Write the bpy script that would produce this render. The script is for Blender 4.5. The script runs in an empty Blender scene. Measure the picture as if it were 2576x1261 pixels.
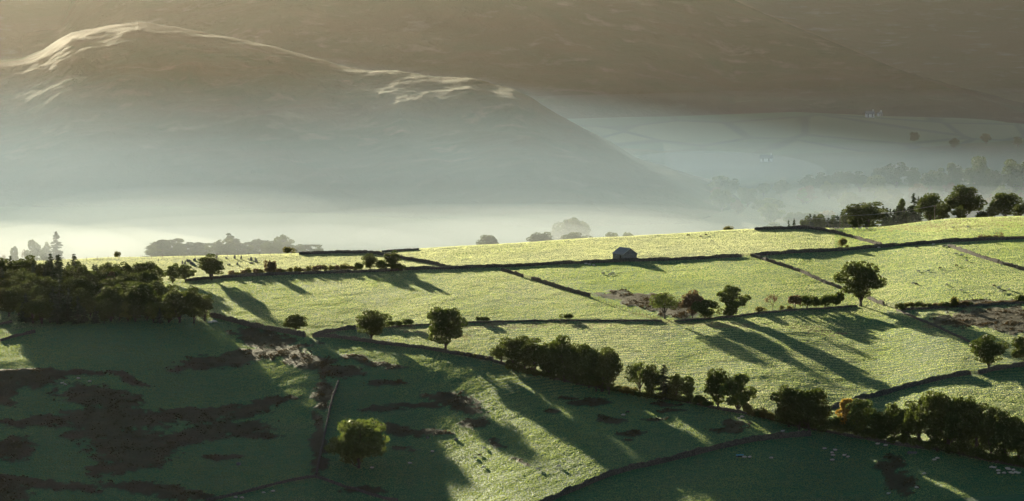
import bpy, bmesh, math, random
import numpy as np
from mathutils import Vector, Matrix

R = math.radians
rng = np.random.default_rng(7)
random.seed(7)
scene = bpy.context.scene
col = scene.collection

# ------------------------------------------------------------------ camera, sky, sun, exposure
W_D, H_D = 2576.0, 1261.0          # drawing grid the layout was measured on
F = 10800.0                        # focal length in that grid
PITCH = R(5.0)                     # camera looks 5 degrees down
cam_d = bpy.data.cameras.new("camera")
cam = bpy.data.objects.new("camera", cam_d)
col.objects.link(cam)
cam.location = (0, 0, 0)
cam.rotation_euler = (R(90) - PITCH, 0, 0)
cam_d.sensor_width = 36.0
cam_d.lens = 36.0 * F / W_D
cam_d.clip_start = 1.0
cam_d.clip_end = 30000.0
scene.camera = cam

SUN_EL, SUN_AZ = 6.5, -15.5          # degrees; azimuth measured from the view direction, left is negative
world = bpy.data.worlds.new("World")
scene.world = world
world.use_nodes = True
wn = world.node_tree
for n in list(wn.nodes):
    wn.nodes.remove(n)
sky = wn.nodes.new("ShaderNodeTexSky")
sky.sky_type = 'NISHITA'
sky.sun_disc = False
sky.sun_elevation = R(SUN_EL)
sky.sun_rotation = R(SUN_AZ)
sky.dust_density = 0.3
sky.ozone_density = 1.8
bg = wn.nodes.new("ShaderNodeBackground")
bg.inputs["Strength"].default_value = 0.047
wo = wn.nodes.new("ShaderNodeOutputWorld")
wn.links.new(sky.outputs[0], bg.inputs[0])
wn.links.new(bg.outputs[0], wo.inputs[0])

sun_d = bpy.data.lights.new("sun", 'SUN')
sun_d.energy = 5.0
sun_d.angle = R(0.5)
sun_d.color = (1.0, 0.89, 0.62)
sun = bpy.data.objects.new("sun", sun_d)
col.objects.link(sun)
sun_dir = Vector((math.sin(R(SUN_AZ)) * math.cos(R(SUN_EL)), math.cos(R(SUN_AZ)) * math.cos(R(SUN_EL)), math.sin(R(SUN_EL))))
sun.rotation_euler = sun_dir.to_track_quat('Z', 'Y').to_euler()
sun.location = (-200, 900, 400)

scene.view_settings.view_transform = 'Standard'
scene.view_settings.look = 'None'
scene.view_settings.gamma = 1.0
scene.view_settings.use_curve_mapping = False
scene.view_settings.exposure = 1.6
scene.cycles.volume_bounces = 1
scene.cycles.max_bounces = 6
scene.cycles.transparent_max_bounces = 64
scene.cycles.use_denoising = True

# ------------------------------------------------------------------ helpers
cP, sP = math.cos(PITCH), math.sin(PITCH)
def G(row):                        # z / y along the ray of a picture row
    v = (H_D / 2 - row) / F
    return (v * cP - sP) / (cP + v * sP)
def X_over_Y(px, row):
    return (px - W_D / 2) / F * (cP - G(row) * sP)
def project(x, y, z):
    f = y * cP - z * sP
    return W_D / 2 + F * x / f, H_D / 2 - F * (y * sP + z * cP) / f

def tag(o, label=None, cat=None, group=None, kind=None):
    if label: o["label"] = label
    if cat: o["category"] = cat
    if group: o["group"] = group
    if kind: o["kind"] = kind
    return o
def mesh_np(name, verts, faces, mat=None, smooth=False):
    me = bpy.data.meshes.new(name)
    verts = np.asarray(verts, dtype=np.float32)
    faces = np.asarray(faces, dtype=np.int32)
    nf, k = faces.shape
    me.vertices.add(len(verts)); me.vertices.foreach_set("co", verts.ravel())
    me.loops.add(nf * k); me.loops.foreach_set("vertex_index", faces.ravel())
    me.polygons.add(nf)
    me.polygons.foreach_set("loop_start", np.arange(0, nf * k, k, dtype=np.int32))
    me.polygons.foreach_set("loop_total", np.full(nf, k, dtype=np.int32))
    if smooth: me.polygons.foreach_set("use_smooth", np.ones(nf, dtype=bool))
    me.update(calc_edges=True)
    if mat: me.materials.append(mat)
    return me
def link(name, me, parent=None, loc=None):
    o = bpy.data.objects.new(name, me); col.objects.link(o)
    if parent: o.parent = parent
    if loc is not None: o.location = loc
    return o
def empty(name, loc, rz=0.0, sc=(1, 1, 1)):
    o = bpy.data.objects.new(name, None); col.objects.link(o)
    o.location = loc; o.rotation_euler = (0, 0, rz); o.scale = sc
    o.empty_display_size = 0.5
    return o

class MB:                           # collects simple shapes for ONE mesh object
    def __init__(s): s.v = []; s.f = []
    def add(s, vs, fs):
        b = len(s.v); s.v += [tuple(v) for v in vs]; s.f += [tuple(i + b for i in f) for f in fs]
    def box(s, c, size, rz=0.0, taper=1.0):
        cx, cy, cz = c; hx, hy, hz = size[0] / 2, size[1] / 2, size[2] / 2
        ca, sa = math.cos(rz), math.sin(rz); vs = []
        for k, t in ((-hz, 1.0), (hz, taper)):
            for (a, b) in ((-hx, -hy), (hx, -hy), (hx, hy), (-hx, hy)):
                a *= t; b *= t
                vs.append((cx + a * ca - b * sa, cy + a * sa + b * ca, cz + k))
        s.add(vs, [(3, 2, 1, 0), (4, 5, 6, 7), (0, 1, 5, 4), (1, 2, 6, 5), (2, 3, 7, 6), (3, 0, 4, 7)])
    def tube(s, pts, rad, n=6):
        pts = [Vector(p) for p in pts]; rings = []
        for i, p in enumerate(pts):
            d = (pts[min(i + 1, len(pts) - 1)] - pts[max(i - 1, 0)]).normalized()
            a = d.cross(Vector((0.31, 0.17, 0.93) if abs(d.z) < 0.9 else (1, 0.2, 0))).normalized(); b = d.cross(a)
            r = rad[i] if hasattr(rad, "__len__") else rad
            rings.append([p + (a * math.cos(2 * math.pi * k / n) + b * math.sin(2 * math.pi * k / n)) * r for k in range(n)])
        vs = [v for rg in rings for v in rg]; fs = []
        for i in range(len(pts) - 1):
            for k in range(n):
                fs.append((i * n + k, i * n + (k + 1) % n, (i + 1) * n + (k + 1) % n, (i + 1) * n + k))
        fs.append(tuple(range(n - 1, -1, -1))); fs.append(tuple((len(pts) - 1) * n + k for k in range(n)))
        s.add(vs, fs)
    def mesh(s, name, mat, smooth=False):
        me = bpy.data.meshes.new(name)
        me.from_pydata([tuple(v) for v in s.v], [], s.f); me.update()
        if smooth:
            for p in me.polygons: p.use_smooth = True
        if mat: me.materials.append(mat)
        return me
    def build(s, name, mat, parent=None, smooth=False, loc=None):
        return link(name, s.mesh(name, mat, smooth), parent, loc)

def vnoise(x, y, seed=0):           # smooth value noise, vectorised, about -1..1
    x = np.asarray(x, float); y = np.asarray(y, float)
    xi = np.floor(x).astype(np.int64); yi = np.floor(y).astype(np.int64)
    xf = x - xi; yf = y - yi
    u = xf * xf * xf * (xf * (xf * 6 - 15) + 10); v = yf * yf * yf * (yf * (yf * 6 - 15) + 10)
    def h(a, b):
        n = (a * 374761393 + b * 668265263 + seed * 1442695041) & 0x7fffffff
        n = ((n ^ (n >> 13)) * 1274126177) & 0x7fffffff
        return ((n ^ (n >> 16)) & 0xffff) / 32767.5 - 1.0
    return (h(xi, yi) * (1 - u) * (1 - v) + h(xi + 1, yi) * u * (1 - v) + h(xi, yi + 1) * (1 - u) * v + h(xi + 1, yi + 1) * u * v)
def fbm(x, y, oct=4, seed=0, gain=0.5):
    a, t, s = 1.0, 0.0, 0.0
    c, sn = math.cos(0.6), math.sin(0.6)
    for i in range(oct):
        t = t + a * vnoise(x, y, seed + i * 17); s += a
        x, y = (x * c - y * sn) * 2.03 + 11.3, (x * sn + y * c) * 2.03 - 7.1
        a *= gain
    return t / s
def smooth01(t):
    t = np.clip(t, 0, 1); return t * t * (3 - 2 * t)

# ------------------------------------------------------------------ materials
def new_mat(name):
    m = bpy.data.materials.new(name); m.use_nodes = True
    nt = m.node_tree
    for n in list(nt.nodes): nt.nodes.remove(n)
    out = nt.nodes.new("ShaderNodeOutputMaterial")
    return m, nt, out
def N(nt, t, **kw):
    n = nt.nodes.new(t)
    for k, v in kw.items():
        if k in n.inputs: n.inputs[k].default_value = v
        else: setattr(n, k, v)
    return n
def rgb(c): return (c[0], c[1], c[2], 1.0)
def mixc(nt, fac, a, b, mode='MIX'):
    m = nt.nodes.new("ShaderNodeMix"); m.data_type = 'RGBA'; m.blend_type = mode
    for sock, val in ((m.inputs[0], fac), (m.inputs[6], a), (m.inputs[7], b)):
        if hasattr(val, "is_output") or isinstance(val, bpy.types.NodeSocket): nt.links.new(val, sock)
        elif isinstance(val, (int, float)): sock.default_value = val
        else: sock.default_value = rgb(val)
    return m.outputs[2]
def ramp(nt, src, p0, p1, c0=(0, 0, 0), c1=(1, 1, 1)):
    r = nt.nodes.new("ShaderNodeValToRGB"); nt.links.new(src, r.inputs[0])
    r.color_ramp.elements[0].position = p0; r.color_ramp.elements[1].position = p1
    r.color_ramp.elements[0].color = rgb(c0); r.color_ramp.elements[1].color = rgb(c1)
    return r.outputs[0]
def coords(nt, scale=(1, 1, 1), kind="Object"):
    tc = nt.nodes.new("ShaderNodeTexCoord"); mp = nt.nodes.new("ShaderNodeMapping")
    mp.inputs["Scale"].default_value = scale
    nt.links.new(tc.outputs[kind], mp.inputs[0]); return mp.outputs[0]
def noise(nt, vec, scale, detail=4.0, rough=0.55):
    n = nt.nodes.new("ShaderNodeTexNoise"); n.inputs["Scale"].default_value = scale
    n.inputs["Detail"].default_value = detail; n.inputs["Roughness"].default_value = rough
    nt.links.new(vec, n.inputs["Vector"]); return n.outputs["Fac"]
def bump(nt, height, strength, dist):
    b = nt.nodes.new("ShaderNodeBump"); b.inputs["Strength"].default_value = strength
    b.inputs["Distance"].default_value = dist; nt.links.new(height, b.inputs["Height"]); return b.outputs[0]
def simple_mat(name, c0, c1, scale=2.0, rough=0.85, bscale=8.0, bstr=0.5, bdist=0.05, spec=0.3):
    m, nt, out = new_mat(name)
    v = coords(nt)
    c = mixc(nt, ramp(nt, noise(nt, v, scale), 0.35, 0.68), c0, c1)
    p = N(nt, "ShaderNodeBsdfPrincipled", Roughness=rough)
    p.inputs["Specular IOR Level"].default_value = spec
    nt.links.new(c, p.inputs["Base Color"])
    nt.links.new(bump(nt, noise(nt, v, bscale, 3.0), bstr, bdist), p.inputs["Normal"])
    nt.links.new(p.outputs[0], out.inputs[0]); return m
def leaf_mat(name, dark, light, trans, tw=0.45, var=0.25, spec=0.15):
    m, nt, out = new_mat(name)
    v = coords(nt)
    oi = nt.nodes.new("ShaderNodeObjectInfo")
    c = mixc(nt, ramp(nt, noise(nt, v, 0.9, 3.0), 0.35, 0.7), dark, light)
    hs = nt.nodes.new("ShaderNodeHueSaturation")
    ma = N(nt, "ShaderNodeMath", operation='MULTIPLY_ADD'); nt.links.new(oi.outputs["Random"], ma.inputs[0])
    ma.inputs[1].default_value = var; ma.inputs[2].default_value = 1.0 - var * 0.5
    mb = N(nt, "ShaderNodeMath", operation='MULTIPLY_ADD'); nt.links.new(oi.outputs["Random"], mb.inputs[0])
    mb.inputs[1].default_value = -0.05 * var / 0.25; mb.inputs[2].default_value = 0.5 + 0.02
    nt.links.new(ma.outputs[0], hs.inputs["Value"]); nt.links.new(mb.outputs[0], hs.inputs["Hue"])
    nt.links.new(c, hs.inputs["Color"])
    d = N(nt, "ShaderNodeBsdfPrincipled", Roughness=0.6)
    d.inputs["Specular IOR Level"].default_value = spec
    nt.links.new(hs.outputs[0], d.inputs["Base Color"])
    t = nt.nodes.new("ShaderNodeBsdfTranslucent")
    t.inputs[0].default_value = rgb(trans)
    mx = N(nt, "ShaderNodeMixShader"); mx.inputs[0].default_value = tw
    nt.links.new(d.outputs[0], mx.inputs[1]); nt.links.new(t.outputs[0], mx.inputs[2])
    nt.links.new(mx.outputs[0], out.inputs[0]); return m

M = {}
M['leaf_oak'] = leaf_mat("oak leaves", (0.038, 0.058, 0.020), (0.062, 0.090, 0.028), (0.10, 0.13, 0.02), 0.35)
M['leaf_pale'] = leaf_mat("pale ash leaves", (0.06, 0.09, 0.028), (0.10, 0.13, 0.035), (0.14, 0.18, 0.035), 0.38)
M['leaf_hedge'] = leaf_mat("hawthorn leaves", (0.045, 0.055, 0.018), (0.085, 0.085, 0.028), (0.19, 0.18, 0.04), 0.4)
M['leaf_brown'] = leaf_mat("browning leaves", (0.075, 0.058, 0.032), (0.11, 0.085, 0.048), (0.18, 0.13, 0.06), 0.4)
M['leaf_orange'] = leaf_mat("orange autumn leaves", (0.16, 0.11, 0.02), (0.30, 0.19, 0.03), (0.45, 0.30, 0.05), 0.45)
M['leaf_conifer'] = leaf_mat("spruce needles", (0.030, 0.050, 0.026), (0.048, 0.072, 0.034), (0.08, 0.11, 0.04), 0.25)
M['bark'] = simple_mat("grey brown bark", (0.05, 0.04, 0.03), (0.10, 0.085, 0.065), 3.0)
M['wall'] = simple_mat("drystone", (0.055, 0.050, 0.043), (0.15, 0.135, 0.115), 2.2, 0.9, 3.0, 1.0, 0.25, 0.05)
M['stone'] = simple_mat("weathered slate stone", (0.12, 0.12, 0.13), (0.24, 0.24, 0.24), 1.4, 0.9, 3.0, 0.8, 0.1)
M['slate'] = simple_mat("roof slate", (0.11, 0.13, 0.15), (0.18, 0.20, 0.23), 1.5, 0.55, 5.0, 0.4, 0.04, 0.5)
M['verge'] = simple_mat("pale verge boards", (0.38, 0.40, 0.38), (0.50, 0.52, 0.50), 2.0)
M['wood'] = simple_mat("weathered timber", (0.10, 0.08, 0.06), (0.22, 0.18, 0.14), 3.0)
M['wire'] = simple_mat("galvanised wire", (0.25, 0.25, 0.25), (0.35, 0.35, 0.35), 3.0, 0.5)
M['wool'] = simple_mat("cream wool", (0.42, 0.40, 0.34), (0.62, 0.60, 0.54), 4.0, 0.95, 14.0, 0.6, 0.04)
M['dark_wool'] = simple_mat("dark brown wool", (0.05, 0.04, 0.035), (0.10, 0.08, 0.07), 4.0, 0.95, 14.0, 0.6, 0.04)
M['white'] = simple_mat("white render", (0.72, 0.74, 0.76), (0.82, 0.83, 0.84), 1.0)
M['glass'] = simple_mat("dark window glass", (0.03, 0.035, 0.04), (0.05, 0.055, 0.06), 1.0, 0.2)
M['door'] = simple_mat("dark stained boards", (0.03, 0.026, 0.022), (0.06, 0.05, 0.04), 4.0)
M['cloth_dark'] = simple_mat("dark outdoor clothing", (0.03, 0.035, 0.045), (0.06, 0.065, 0.075), 6.0)
M['cloth_blue'] = simple_mat("blue grey coat", (0.07, 0.09, 0.11), (0.11, 0.13, 0.15), 6.0)
M['skin'] = simple_mat("skin", (0.42, 0.28, 0.20), (0.50, 0.34, 0.25), 8.0)
M['hair'] = simple_mat("brown hair", (0.04, 0.028, 0.018), (0.07, 0.05, 0.03), 20.0)
M['blue'] = simple_mat("blue painted metal", (0.05, 0.30, 0.42), (0.08, 0.38, 0.50), 2.0, 0.4)
M['white_rock'] = simple_mat("pale lichened rock", (0.45, 0.44, 0.40), (0.68, 0.66, 0.60), 2.0)  # paler rock tone than the other stones

# ground: grazed pasture, bracken and rush patches, brown heath
def ground_mat():
    m, nt, out = new_mat("pasture")
    v = coords(nt)
    at = nt.nodes.new("ShaderNodeAttribute"); at.attribute_name = "zone"
    sep = nt.nodes.new("ShaderNodeSeparateColor"); nt.links.new(at.outputs["Color"], sep.inputs[0])
    big = noise(nt, v, 0.018, 4.0)
    mid = noise(nt, v, 0.16, 5.0, 0.65)
    fine = noise(nt, coords(nt, (1, 0.55, 1)), 1.6, 3.0, 0.6)
    g = mixc(nt, ramp(nt, big, 0.35, 0.68), (0.014, 0.130, 0.054), (0.022, 0.145, 0.058))
    g = mixc(nt, ramp(nt, mid, 0.30, 0.75), g, (0.036, 0.118, 0.052))
    g = mixc(nt, ramp(nt, fine, 0.45, 0.80), g, (0.055, 0.130, 0.058))
    br = mixc(nt, ramp(nt, mid, 0.3, 0.7), (0.050, 0.050, 0.027), (0.085, 0.078, 0.042))
    heath = mixc(nt, ramp(nt, mid, 0.3, 0.7), (0.13, 0.095, 0.050), (0.20, 0.145, 0.075))
    dry_lit = mixc(nt, ramp(nt, mid, 0.25, 0.8), (0.055, 0.112, 0.048), (0.085, 0.130, 0.058))
    g = mixc(nt, sep.outputs[2], g, dry_lit)
    c = mixc(nt, sep.outputs[0], g, br)
    c = mixc(nt, sep.outputs[1], c, heath)
    p = N(nt, "ShaderNodeBsdfPrincipled", Roughness=0.75)
    p.inputs["Specular IOR Level"].default_value = 0.25
    p.inputs["Sheen Weight"].default_value = 0.10
    p.inputs["Sheen Roughness"].default_value = 0.5
    p.inputs["Sheen Tint"].default_value = (0.85, 0.9, 0.5, 1)
    sm = N(nt, "ShaderNodeMath", operation='MULTIPLY_ADD'); nt.links.new(sep.outputs[0], sm.inputs[0]); sm.inputs[1].default_value = -0.04; sm.inputs[2].default_value = 0.06
    nt.links.new(sm.outputs[0], p.inputs["Specular IOR Level"])
    sh = N(nt, "ShaderNodeMath", operation='MULTIPLY_ADD'); nt.links.new(sep.outputs[0], sh.inputs[0]); sh.inputs[1].default_value = -0.03; sh.inputs[2].default_value = 0.03
    nt.links.new(sh.outputs[0], p.inputs["Sheen Weight"])
    nt.links.new(c, p.inputs["Base Color"])
    hsum = N(nt, "ShaderNodeMath", operation='MULTIPLY_ADD')
    nt.links.new(mid, hsum.inputs[0]); hsum.inputs[1].default_value = 2.5; nt.links.new(fine, hsum.inputs[2])
    nt.links.new(bump(nt, hsum.outputs[0], 1.0, 0.55), p.inputs["Normal"])
    nt.links.new(p.outputs[0], out.inputs[0]); return m
M['ground'] = ground_mat()
M['grass_dry_lit'] = leaf_mat("straw tinted sunlit grass blades", (0.045, 0.110, 0.046), (0.075, 0.130, 0.055), (0.62, 0.66, 0.35), 0.62, 0.0)  # drier tint, also brightened to carry the stronger sunlight of the upper fields
M['grass'] = leaf_mat("dewy grass blades", (0.012, 0.145, 0.062), (0.022, 0.165, 0.068), (0.40, 0.49, 0.15), 0.57, 0.0)
M['bracken'] = leaf_mat("brown bracken fronds", (0.052, 0.048, 0.025), (0.105, 0.085, 0.045), (0.09, 0.055, 0.022), 0.2, 0.0, 0.02)

def hill_mat(name, g0, g1, rock):
    m, nt, out = new_mat(name)
    v = coords(nt)
    a = noise(nt, v, 0.006, 6.0, 0.6); b = noise(nt, v, 0.03, 6.0, 0.65)
    c = mixc(nt, ramp(nt, a, 0.38, 0.62), g0, g1)
    c = mixc(nt, ramp(nt, b, 0.55, 0.72), c, rock)
    p = N(nt, "ShaderNodeBsdfPrincipled", Roughness=0.9)
    p.inputs["Specular IOR Level"].default_value = 0.03
    nt.links.new(c, p.inputs["Base Color"])
    nt.links.new(bump(nt, b, 0.9, 7.0), p.inputs["Normal"])
    nt.links.new(p.outputs[0], out.inputs[0]); return m
M['fell'] = hill_mat("bracken and grass fell", (0.075, 0.052, 0.022), (0.040, 0.052, 0.018), (0.100, 0.078, 0.048))
M['far_fell'] = hill_mat("brown fell side", (0.070, 0.052, 0.030), (0.050, 0.055, 0.028), (0.10, 0.085, 0.07))
M['distant_fell'] = hill_mat("hazy brown fell side", (0.13, 0.10, 0.065), (0.11, 0.10, 0.06), (0.16, 0.14, 0.12))  # paler than the nearer fell: distance haze put into the colour
def farm_mat():
    m, nt, out = new_mat("green valley side")
    v = coords(nt, (1, 0.45, 0))
    vo = nt.nodes.new("ShaderNodeTexVoronoi"); vo.inputs["Scale"].default_value = 0.011; nt.links.new(v, vo.inputs["Vector"])
    ve = nt.nodes.new("ShaderNodeTexVoronoi"); ve.feature = 'DISTANCE_TO_EDGE'; ve.inputs["Scale"].default_value = 0.011; nt.links.new(v, ve.inputs["Vector"])
    sp = nt.nodes.new("ShaderNodeSeparateColor"); nt.links.new(vo.outputs["Color"], sp.inputs[0])
    c = mixc(nt, sp.outputs[0], (0.045, 0.105, 0.045), (0.10, 0.150, 0.060))
    c = mixc(nt, ramp(nt, ve.outputs["Distance"], 0.02, 0.05, (1, 1, 1), (0, 0, 0)), c, (0.042, 0.080, 0.040))
    p = N(nt, "ShaderNodeBsdfPrincipled", Roughness=0.9); nt.links.new(c, p.inputs["Base Color"])
    nt.links.new(p.outputs[0], out.inputs[0]); return m
M['farmland'] = farm_mat()

# ------------------------------------------------------------------ terrain: crest line, then slopes read down each view column
CREST = [(-1400, 700), (-600, 676), (0, 661), (130, 656), (269, 648), (430, 646), (620, 641), (859, 634), (957, 631), (1052, 625), (1288, 612),
         (1500, 598), (1717, 586), (1901, 574), (1999, 572), (2085, 574), (2147, 574), (2220, 570), (2386, 549), (2576, 543), (3200, 532), (3900, 530)]
CREST_D = [(-1400, 1740), (0, 1790), (1500, 1825), (2576, 1850), (3900, 1870)]
SLOPES = {  # view column: (row, descent towards the camera in degrees)
    -1400: [(640, 1.0), (700, 2.0), (800, 3.2), (905, 3.4), (935, 8.2), (1100, 8.0), (1261, 7.6), (1500, 7.0)],
    0:     [(640, 1.0), (700, 2.0), (800, 3.2), (905, 3.4), (935, 8.2), (1100, 8.0), (1261, 7.6), (1500, 7.0)],
    450:   [(640, 1.0), (700, 1.8), (800, 3.2), (860, 4.5), (935, 8.0), (1100, 8.0), (1261, 7.6), (1500, 7.0)],
    610:   [(640, 1.0), (700, 1.6), (800, 3.0), (815, 6.8), (858, 6.8), (872, 4.6), (900, 6.0), (935, 8.0), (1100, 8.0), (1261, 7.6), (1500, 7.0)],
    750:   [(640, 1.0), (700, 1.6), (800, 3.0), (850, 3.8), (890, 4.4), (930, 7.8), (1100, 7.8), (1261, 7.4), (1500, 7.0)],
    950:   [(640, 1.0), (700, 1.6), (800, 3.0), (860, 3.6), (900, 5.2), (940, 8.6), (1150, 9.2), (1261, 9.2), (1500, 8.0)],
    1120:  [(630, 1.0), (700, 1.6), (800, 2.8), (870, 3.4), (905, 7.0), (960, 8.8), (1060, 8.6), (1110, 7.4), (1180, 8.2), (1261, 9.2), (1500, 8.0)],
    1230:  [(615, 1.0), (700, 1.7), (800, 2.8), (875, 3.4), (930, 6.8), (1000, 7.2), (1060, 6.0), (1261, 6.1), (1500, 5.6)],
    1300:  [(610, 1.0), (700, 1.8), (800, 2.8), (880, 3.4), (940, 5.0), (1000, 5.8), (1050, 5.7), (1261, 5.8), (1500, 5.0)],
    1500:  [(600, 1.0), (700, 1.8), (800, 2.8), (900, 3.4), (1000, 5.0), (1060, 5.6), (1150, 5.7), (1200, 5.8), (1261, 6.2), (1500, 6.5)],
    1750:  [(580, 1.0), (700, 1.9), (800, 2.8), (900, 3.4), (1000, 4.0), (1080, 5.6), (1150, 6.2), (1261, 7.0), (1500, 7.0)],
    2100:  [(570, 1.0), (620, 1.3), (700, 2.0), (800, 2.8), (900, 3.4), (1000, 4.0), (1080, 5.0), (1130, 6.9), (1261, 7.2), (1500, 7.0)],
    2500:  [(545, 0.6), (570, 0.6), (620, 1.3), (700, 2.0), (800, 2.8), (900, 3.3), (1000, 4.0), (1100, 5.0), (1180, 7.0), (1261, 7.2), (1500, 7.0)],
    3900:  [(530, 0.6), (570, 0.6), (620, 1.3), (700, 2.0), (800, 2.8), (900, 3.3), (1000, 4.0), (1100, 5.0), (1180, 7.0), (1261, 7.2), (1500, 7.0)],
}
def lin(tab, x):
    return np.interp(x, [a for a, _ in tab], [b for _, b in tab])
NC = 270
PXS = np.linspace(-1400, 3900, NC)
cr = lin(CREST, PXS)
cr = np.convolve(np.pad(cr, 2, mode='edge'), [0.1, 0.2, 0.4, 0.2, 0.1], 'valid')
crd = lin(CREST_D, PXS)
skeys = sorted(SLOPES)
ROWS = np.arange(500.0, 1501.0, 2.0)
SL = np.array([lin(SLOPES[k], ROWS) for k in skeys])
SG = np.array([[np.interp(p, skeys, SL[:, j]) for j in range(len(ROWS))] for p in PXS])
ker = np.exp(-0.5 * (np.arange(-6, 7) / 3.0) ** 2); ker /= ker.sum()
SG = np.apply_along_axis(lambda a: np.convolve(np.pad(a, 6, mode='edge'), ker, 'valid'), 0, SG)
ROWY = np.zeros((NC, len(ROWS)))
DS = np.arange(0.0, 4300.0, 2.0)
ZT = np.zeros((NC, len(DS)))
FLOOR = -226.0
BACK = [(-1400, 6.2), (1300, 6.2), (1900, 6.5), (2150, 6.0), (2576, 5.0), (3900, 5.0)]
for i, p in enumerate(PXS):
    r0 = cr[i] + 4.0
    y = crd[i]; z = y * G(r0)
    ys = [y]; zs = [z]; rr = [r0]
    r = math.ceil(r0 / 2.0) * 2.0
    while r <= 1500.0:
        j = int((r - 500) / 2)
        t = math.tan(R(SG[i, j])); g = G(r)
        y2 = (z - t * y) / (g - t); z = y2 * g; y = y2
        ys.append(y); zs.append(z); rr.append(r); r += 2.0
    ys = np.array(ys); zs = np.array(zs); rr = np.array(rr)
    ROWY[i] = np.interp(ROWS, rr, ys)
    near = DS < ys[-1]
    zi = np.interp(DS, ys[::-1], zs[::-1])
    zi = np.where(near, zs[-1] - (ys[-1] - DS) * math.tan(R(4.0)), zi)
    t = np.clip(DS - ys[0], 0, None)
    s0 = math.tan(R(SG[i, int((r0 - 500) / 2)])); sb = math.tan(R(float(lin(BACK, p))))
    cl = 14.0
    tc = np.minimum(t, cl)
    zb = zs[0] + s0 * tc - (s0 + sb) * tc * tc / (2 * cl) - sb * np.clip(t - cl, 0, None)
    fl = FLOOR
    zb = fl + np.logaddexp((zb - fl) / 6.0, 0.0) * 6.0
    ZT[i] = np.where(DS <= ys[0], zi, zb)
UX = (PXS - W_D / 2) / F * (cP - G(800) * sP)       # x / y of each column

def base_z(x, y):
    x = np.asarray(x, float); y = np.asarray(y, float)
    u = x / np.maximum(y, 30.0)
    fi = np.clip((u - UX[0]) / (UX[1] - UX[0]), 0, NC - 1.001); i = fi.astype(int); a = fi - i
    fj = np.clip(y / 2.0, 0, len(DS) - 1.001); j = fj.astype(int); b = fj - j
    return (ZT[i, j] * (1 - a) * (1 - b) + ZT[i + 1, j] * a * (1 - b) + ZT[i, j + 1] * (1 - a) * b + ZT[i + 1, j + 1] * a * b)
def relief(x, y):
    k = np.clip((y - 900) / 200, 0, 1)
    k2 = np.clip((2100 - y) / 200, 0, 1)
    z = 0.18 * fbm(x / 26, y / 34, 3, 3) + 0.13 * fbm(x / 7.0, y / 9.0, 3, 9)
    z = z + 0.05 * fbm(x / 2.4, y / 3.2, 2, 21)
    return z * k * k2 + (1 - k2) * 1.5 * fbm(x / 120, y / 120, 3, 5)
def gz(x, y):
    return float(base_z(x, y) + relief(x, y))
def at(px, row):                      # where a picture point meets the near ground
    fi = np.clip((px - PXS[0]) / (PXS[1] - PXS[0]), 0, NC - 1.001); i = int(fi); a = fi - i
    y = (np.interp(row, ROWS, ROWY[i]) * (1 - a) + np.interp(row, ROWS, ROWY[i + 1]) * a)
    x = X_over_Y(px, row) * y
    return float(x), float(y), gz(x, y)
def at_d(px, y, row=560.0):
    x = X_over_Y(px, row) * y
    return float(x), float(y), gz(x, y)
def mpp(y, z=-170): return (y * cP - z * sP) / F    # metres per drawing unit

# patches of bracken / rushes and of brown heath: (px, row, rx, ry, tilt)
BR = [(600, 900, 190, 18, -0.16), (660, 852, 80, 26, 0.15), (760, 905, 90, 22, 0.25), (850, 935, 60, 14, 0.1), (803, 1110, 17, 90, -0.2), (815, 990, 20, 45, 0.1),
      (60, 955, 75, 26, 0.0), (120, 938, 150, 10, 0.0), (0, 985, 50, 40, 0), (250, 1000, 110, 30, 0.15), (280, 1055, 150, 32, 0.0), (480, 1045, 170, 20, -0.08), (640, 1030, 70, 14, -0.25),
      (330, 1120, 120, 45, 0.0), (480, 1100, 120, 26, -0.3), (600, 1075, 90, 18, 0), (640, 1095, 70, 10, 0), (250, 1090, 90, 18, 0), (110, 1060, 100, 14, -0.05), (30, 1130, 55, 30, 0), (320, 1170, 110, 22, -0.2),
      (400, 1236, 150, 16, 0.12), (90, 1215, 160, 14, 0.1), (20, 1238, 60, 30, 0), (700, 1010, 60, 10, -0.1), (560, 1150, 60, 8, 0), (330, 955, 60, 10, 0.3), (960, 920, 60, 8, 0), (890, 905, 40, 12, 0.2), (970, 965, 55, 8, -0.1),
      (1135, 1003, 75, 16, 0.1), (1175, 1030, 45, 16, 0.2), (1195, 1065, 40, 11, 0), (1050, 1020, 70, 8, 0), (960, 1030, 60, 7, 0), (990, 1083, 70, 12, 0.1), (1080, 1088, 70, 6, 0.1), (1010, 1130, 40, 5, 0),
      (920, 1235, 50, 9, 0), (1480, 1012, 60, 8, 0), (1430, 1000, 30, 5, 0), (1530, 1060, 35, 10, 0), (1590, 1092, 40, 6, 0), (1575, 1107, 20, 4, 0), (1680, 1015, 40, 4, 0), (1690, 1033, 35, 6, 0), (1640, 1055, 30, 5, 0),
      (1390, 1032, 20, 6, 0), (1830, 1080, 50, 8, 0), (1850, 1068, 30, 7, 0), (1255, 1115, 25, 7, 0.3), (1310, 1165, 30, 3, 0.4),
      (1640, 762, 115, 20, 0.18), (1600, 745, 70, 10, 0), (1690, 780, 60, 16, 0.2), (2250, 1190, 26, 42, 0.4), (2270, 1215, 36, 30, 0), (2225, 1172, 30, 10, 0),
      (2500, 800, 130, 26, -0.05), (2440, 812, 90, 12, 0), (2560, 825, 60, 20, 0), (2480, 762, 100, 7, -0.08)]
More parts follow.
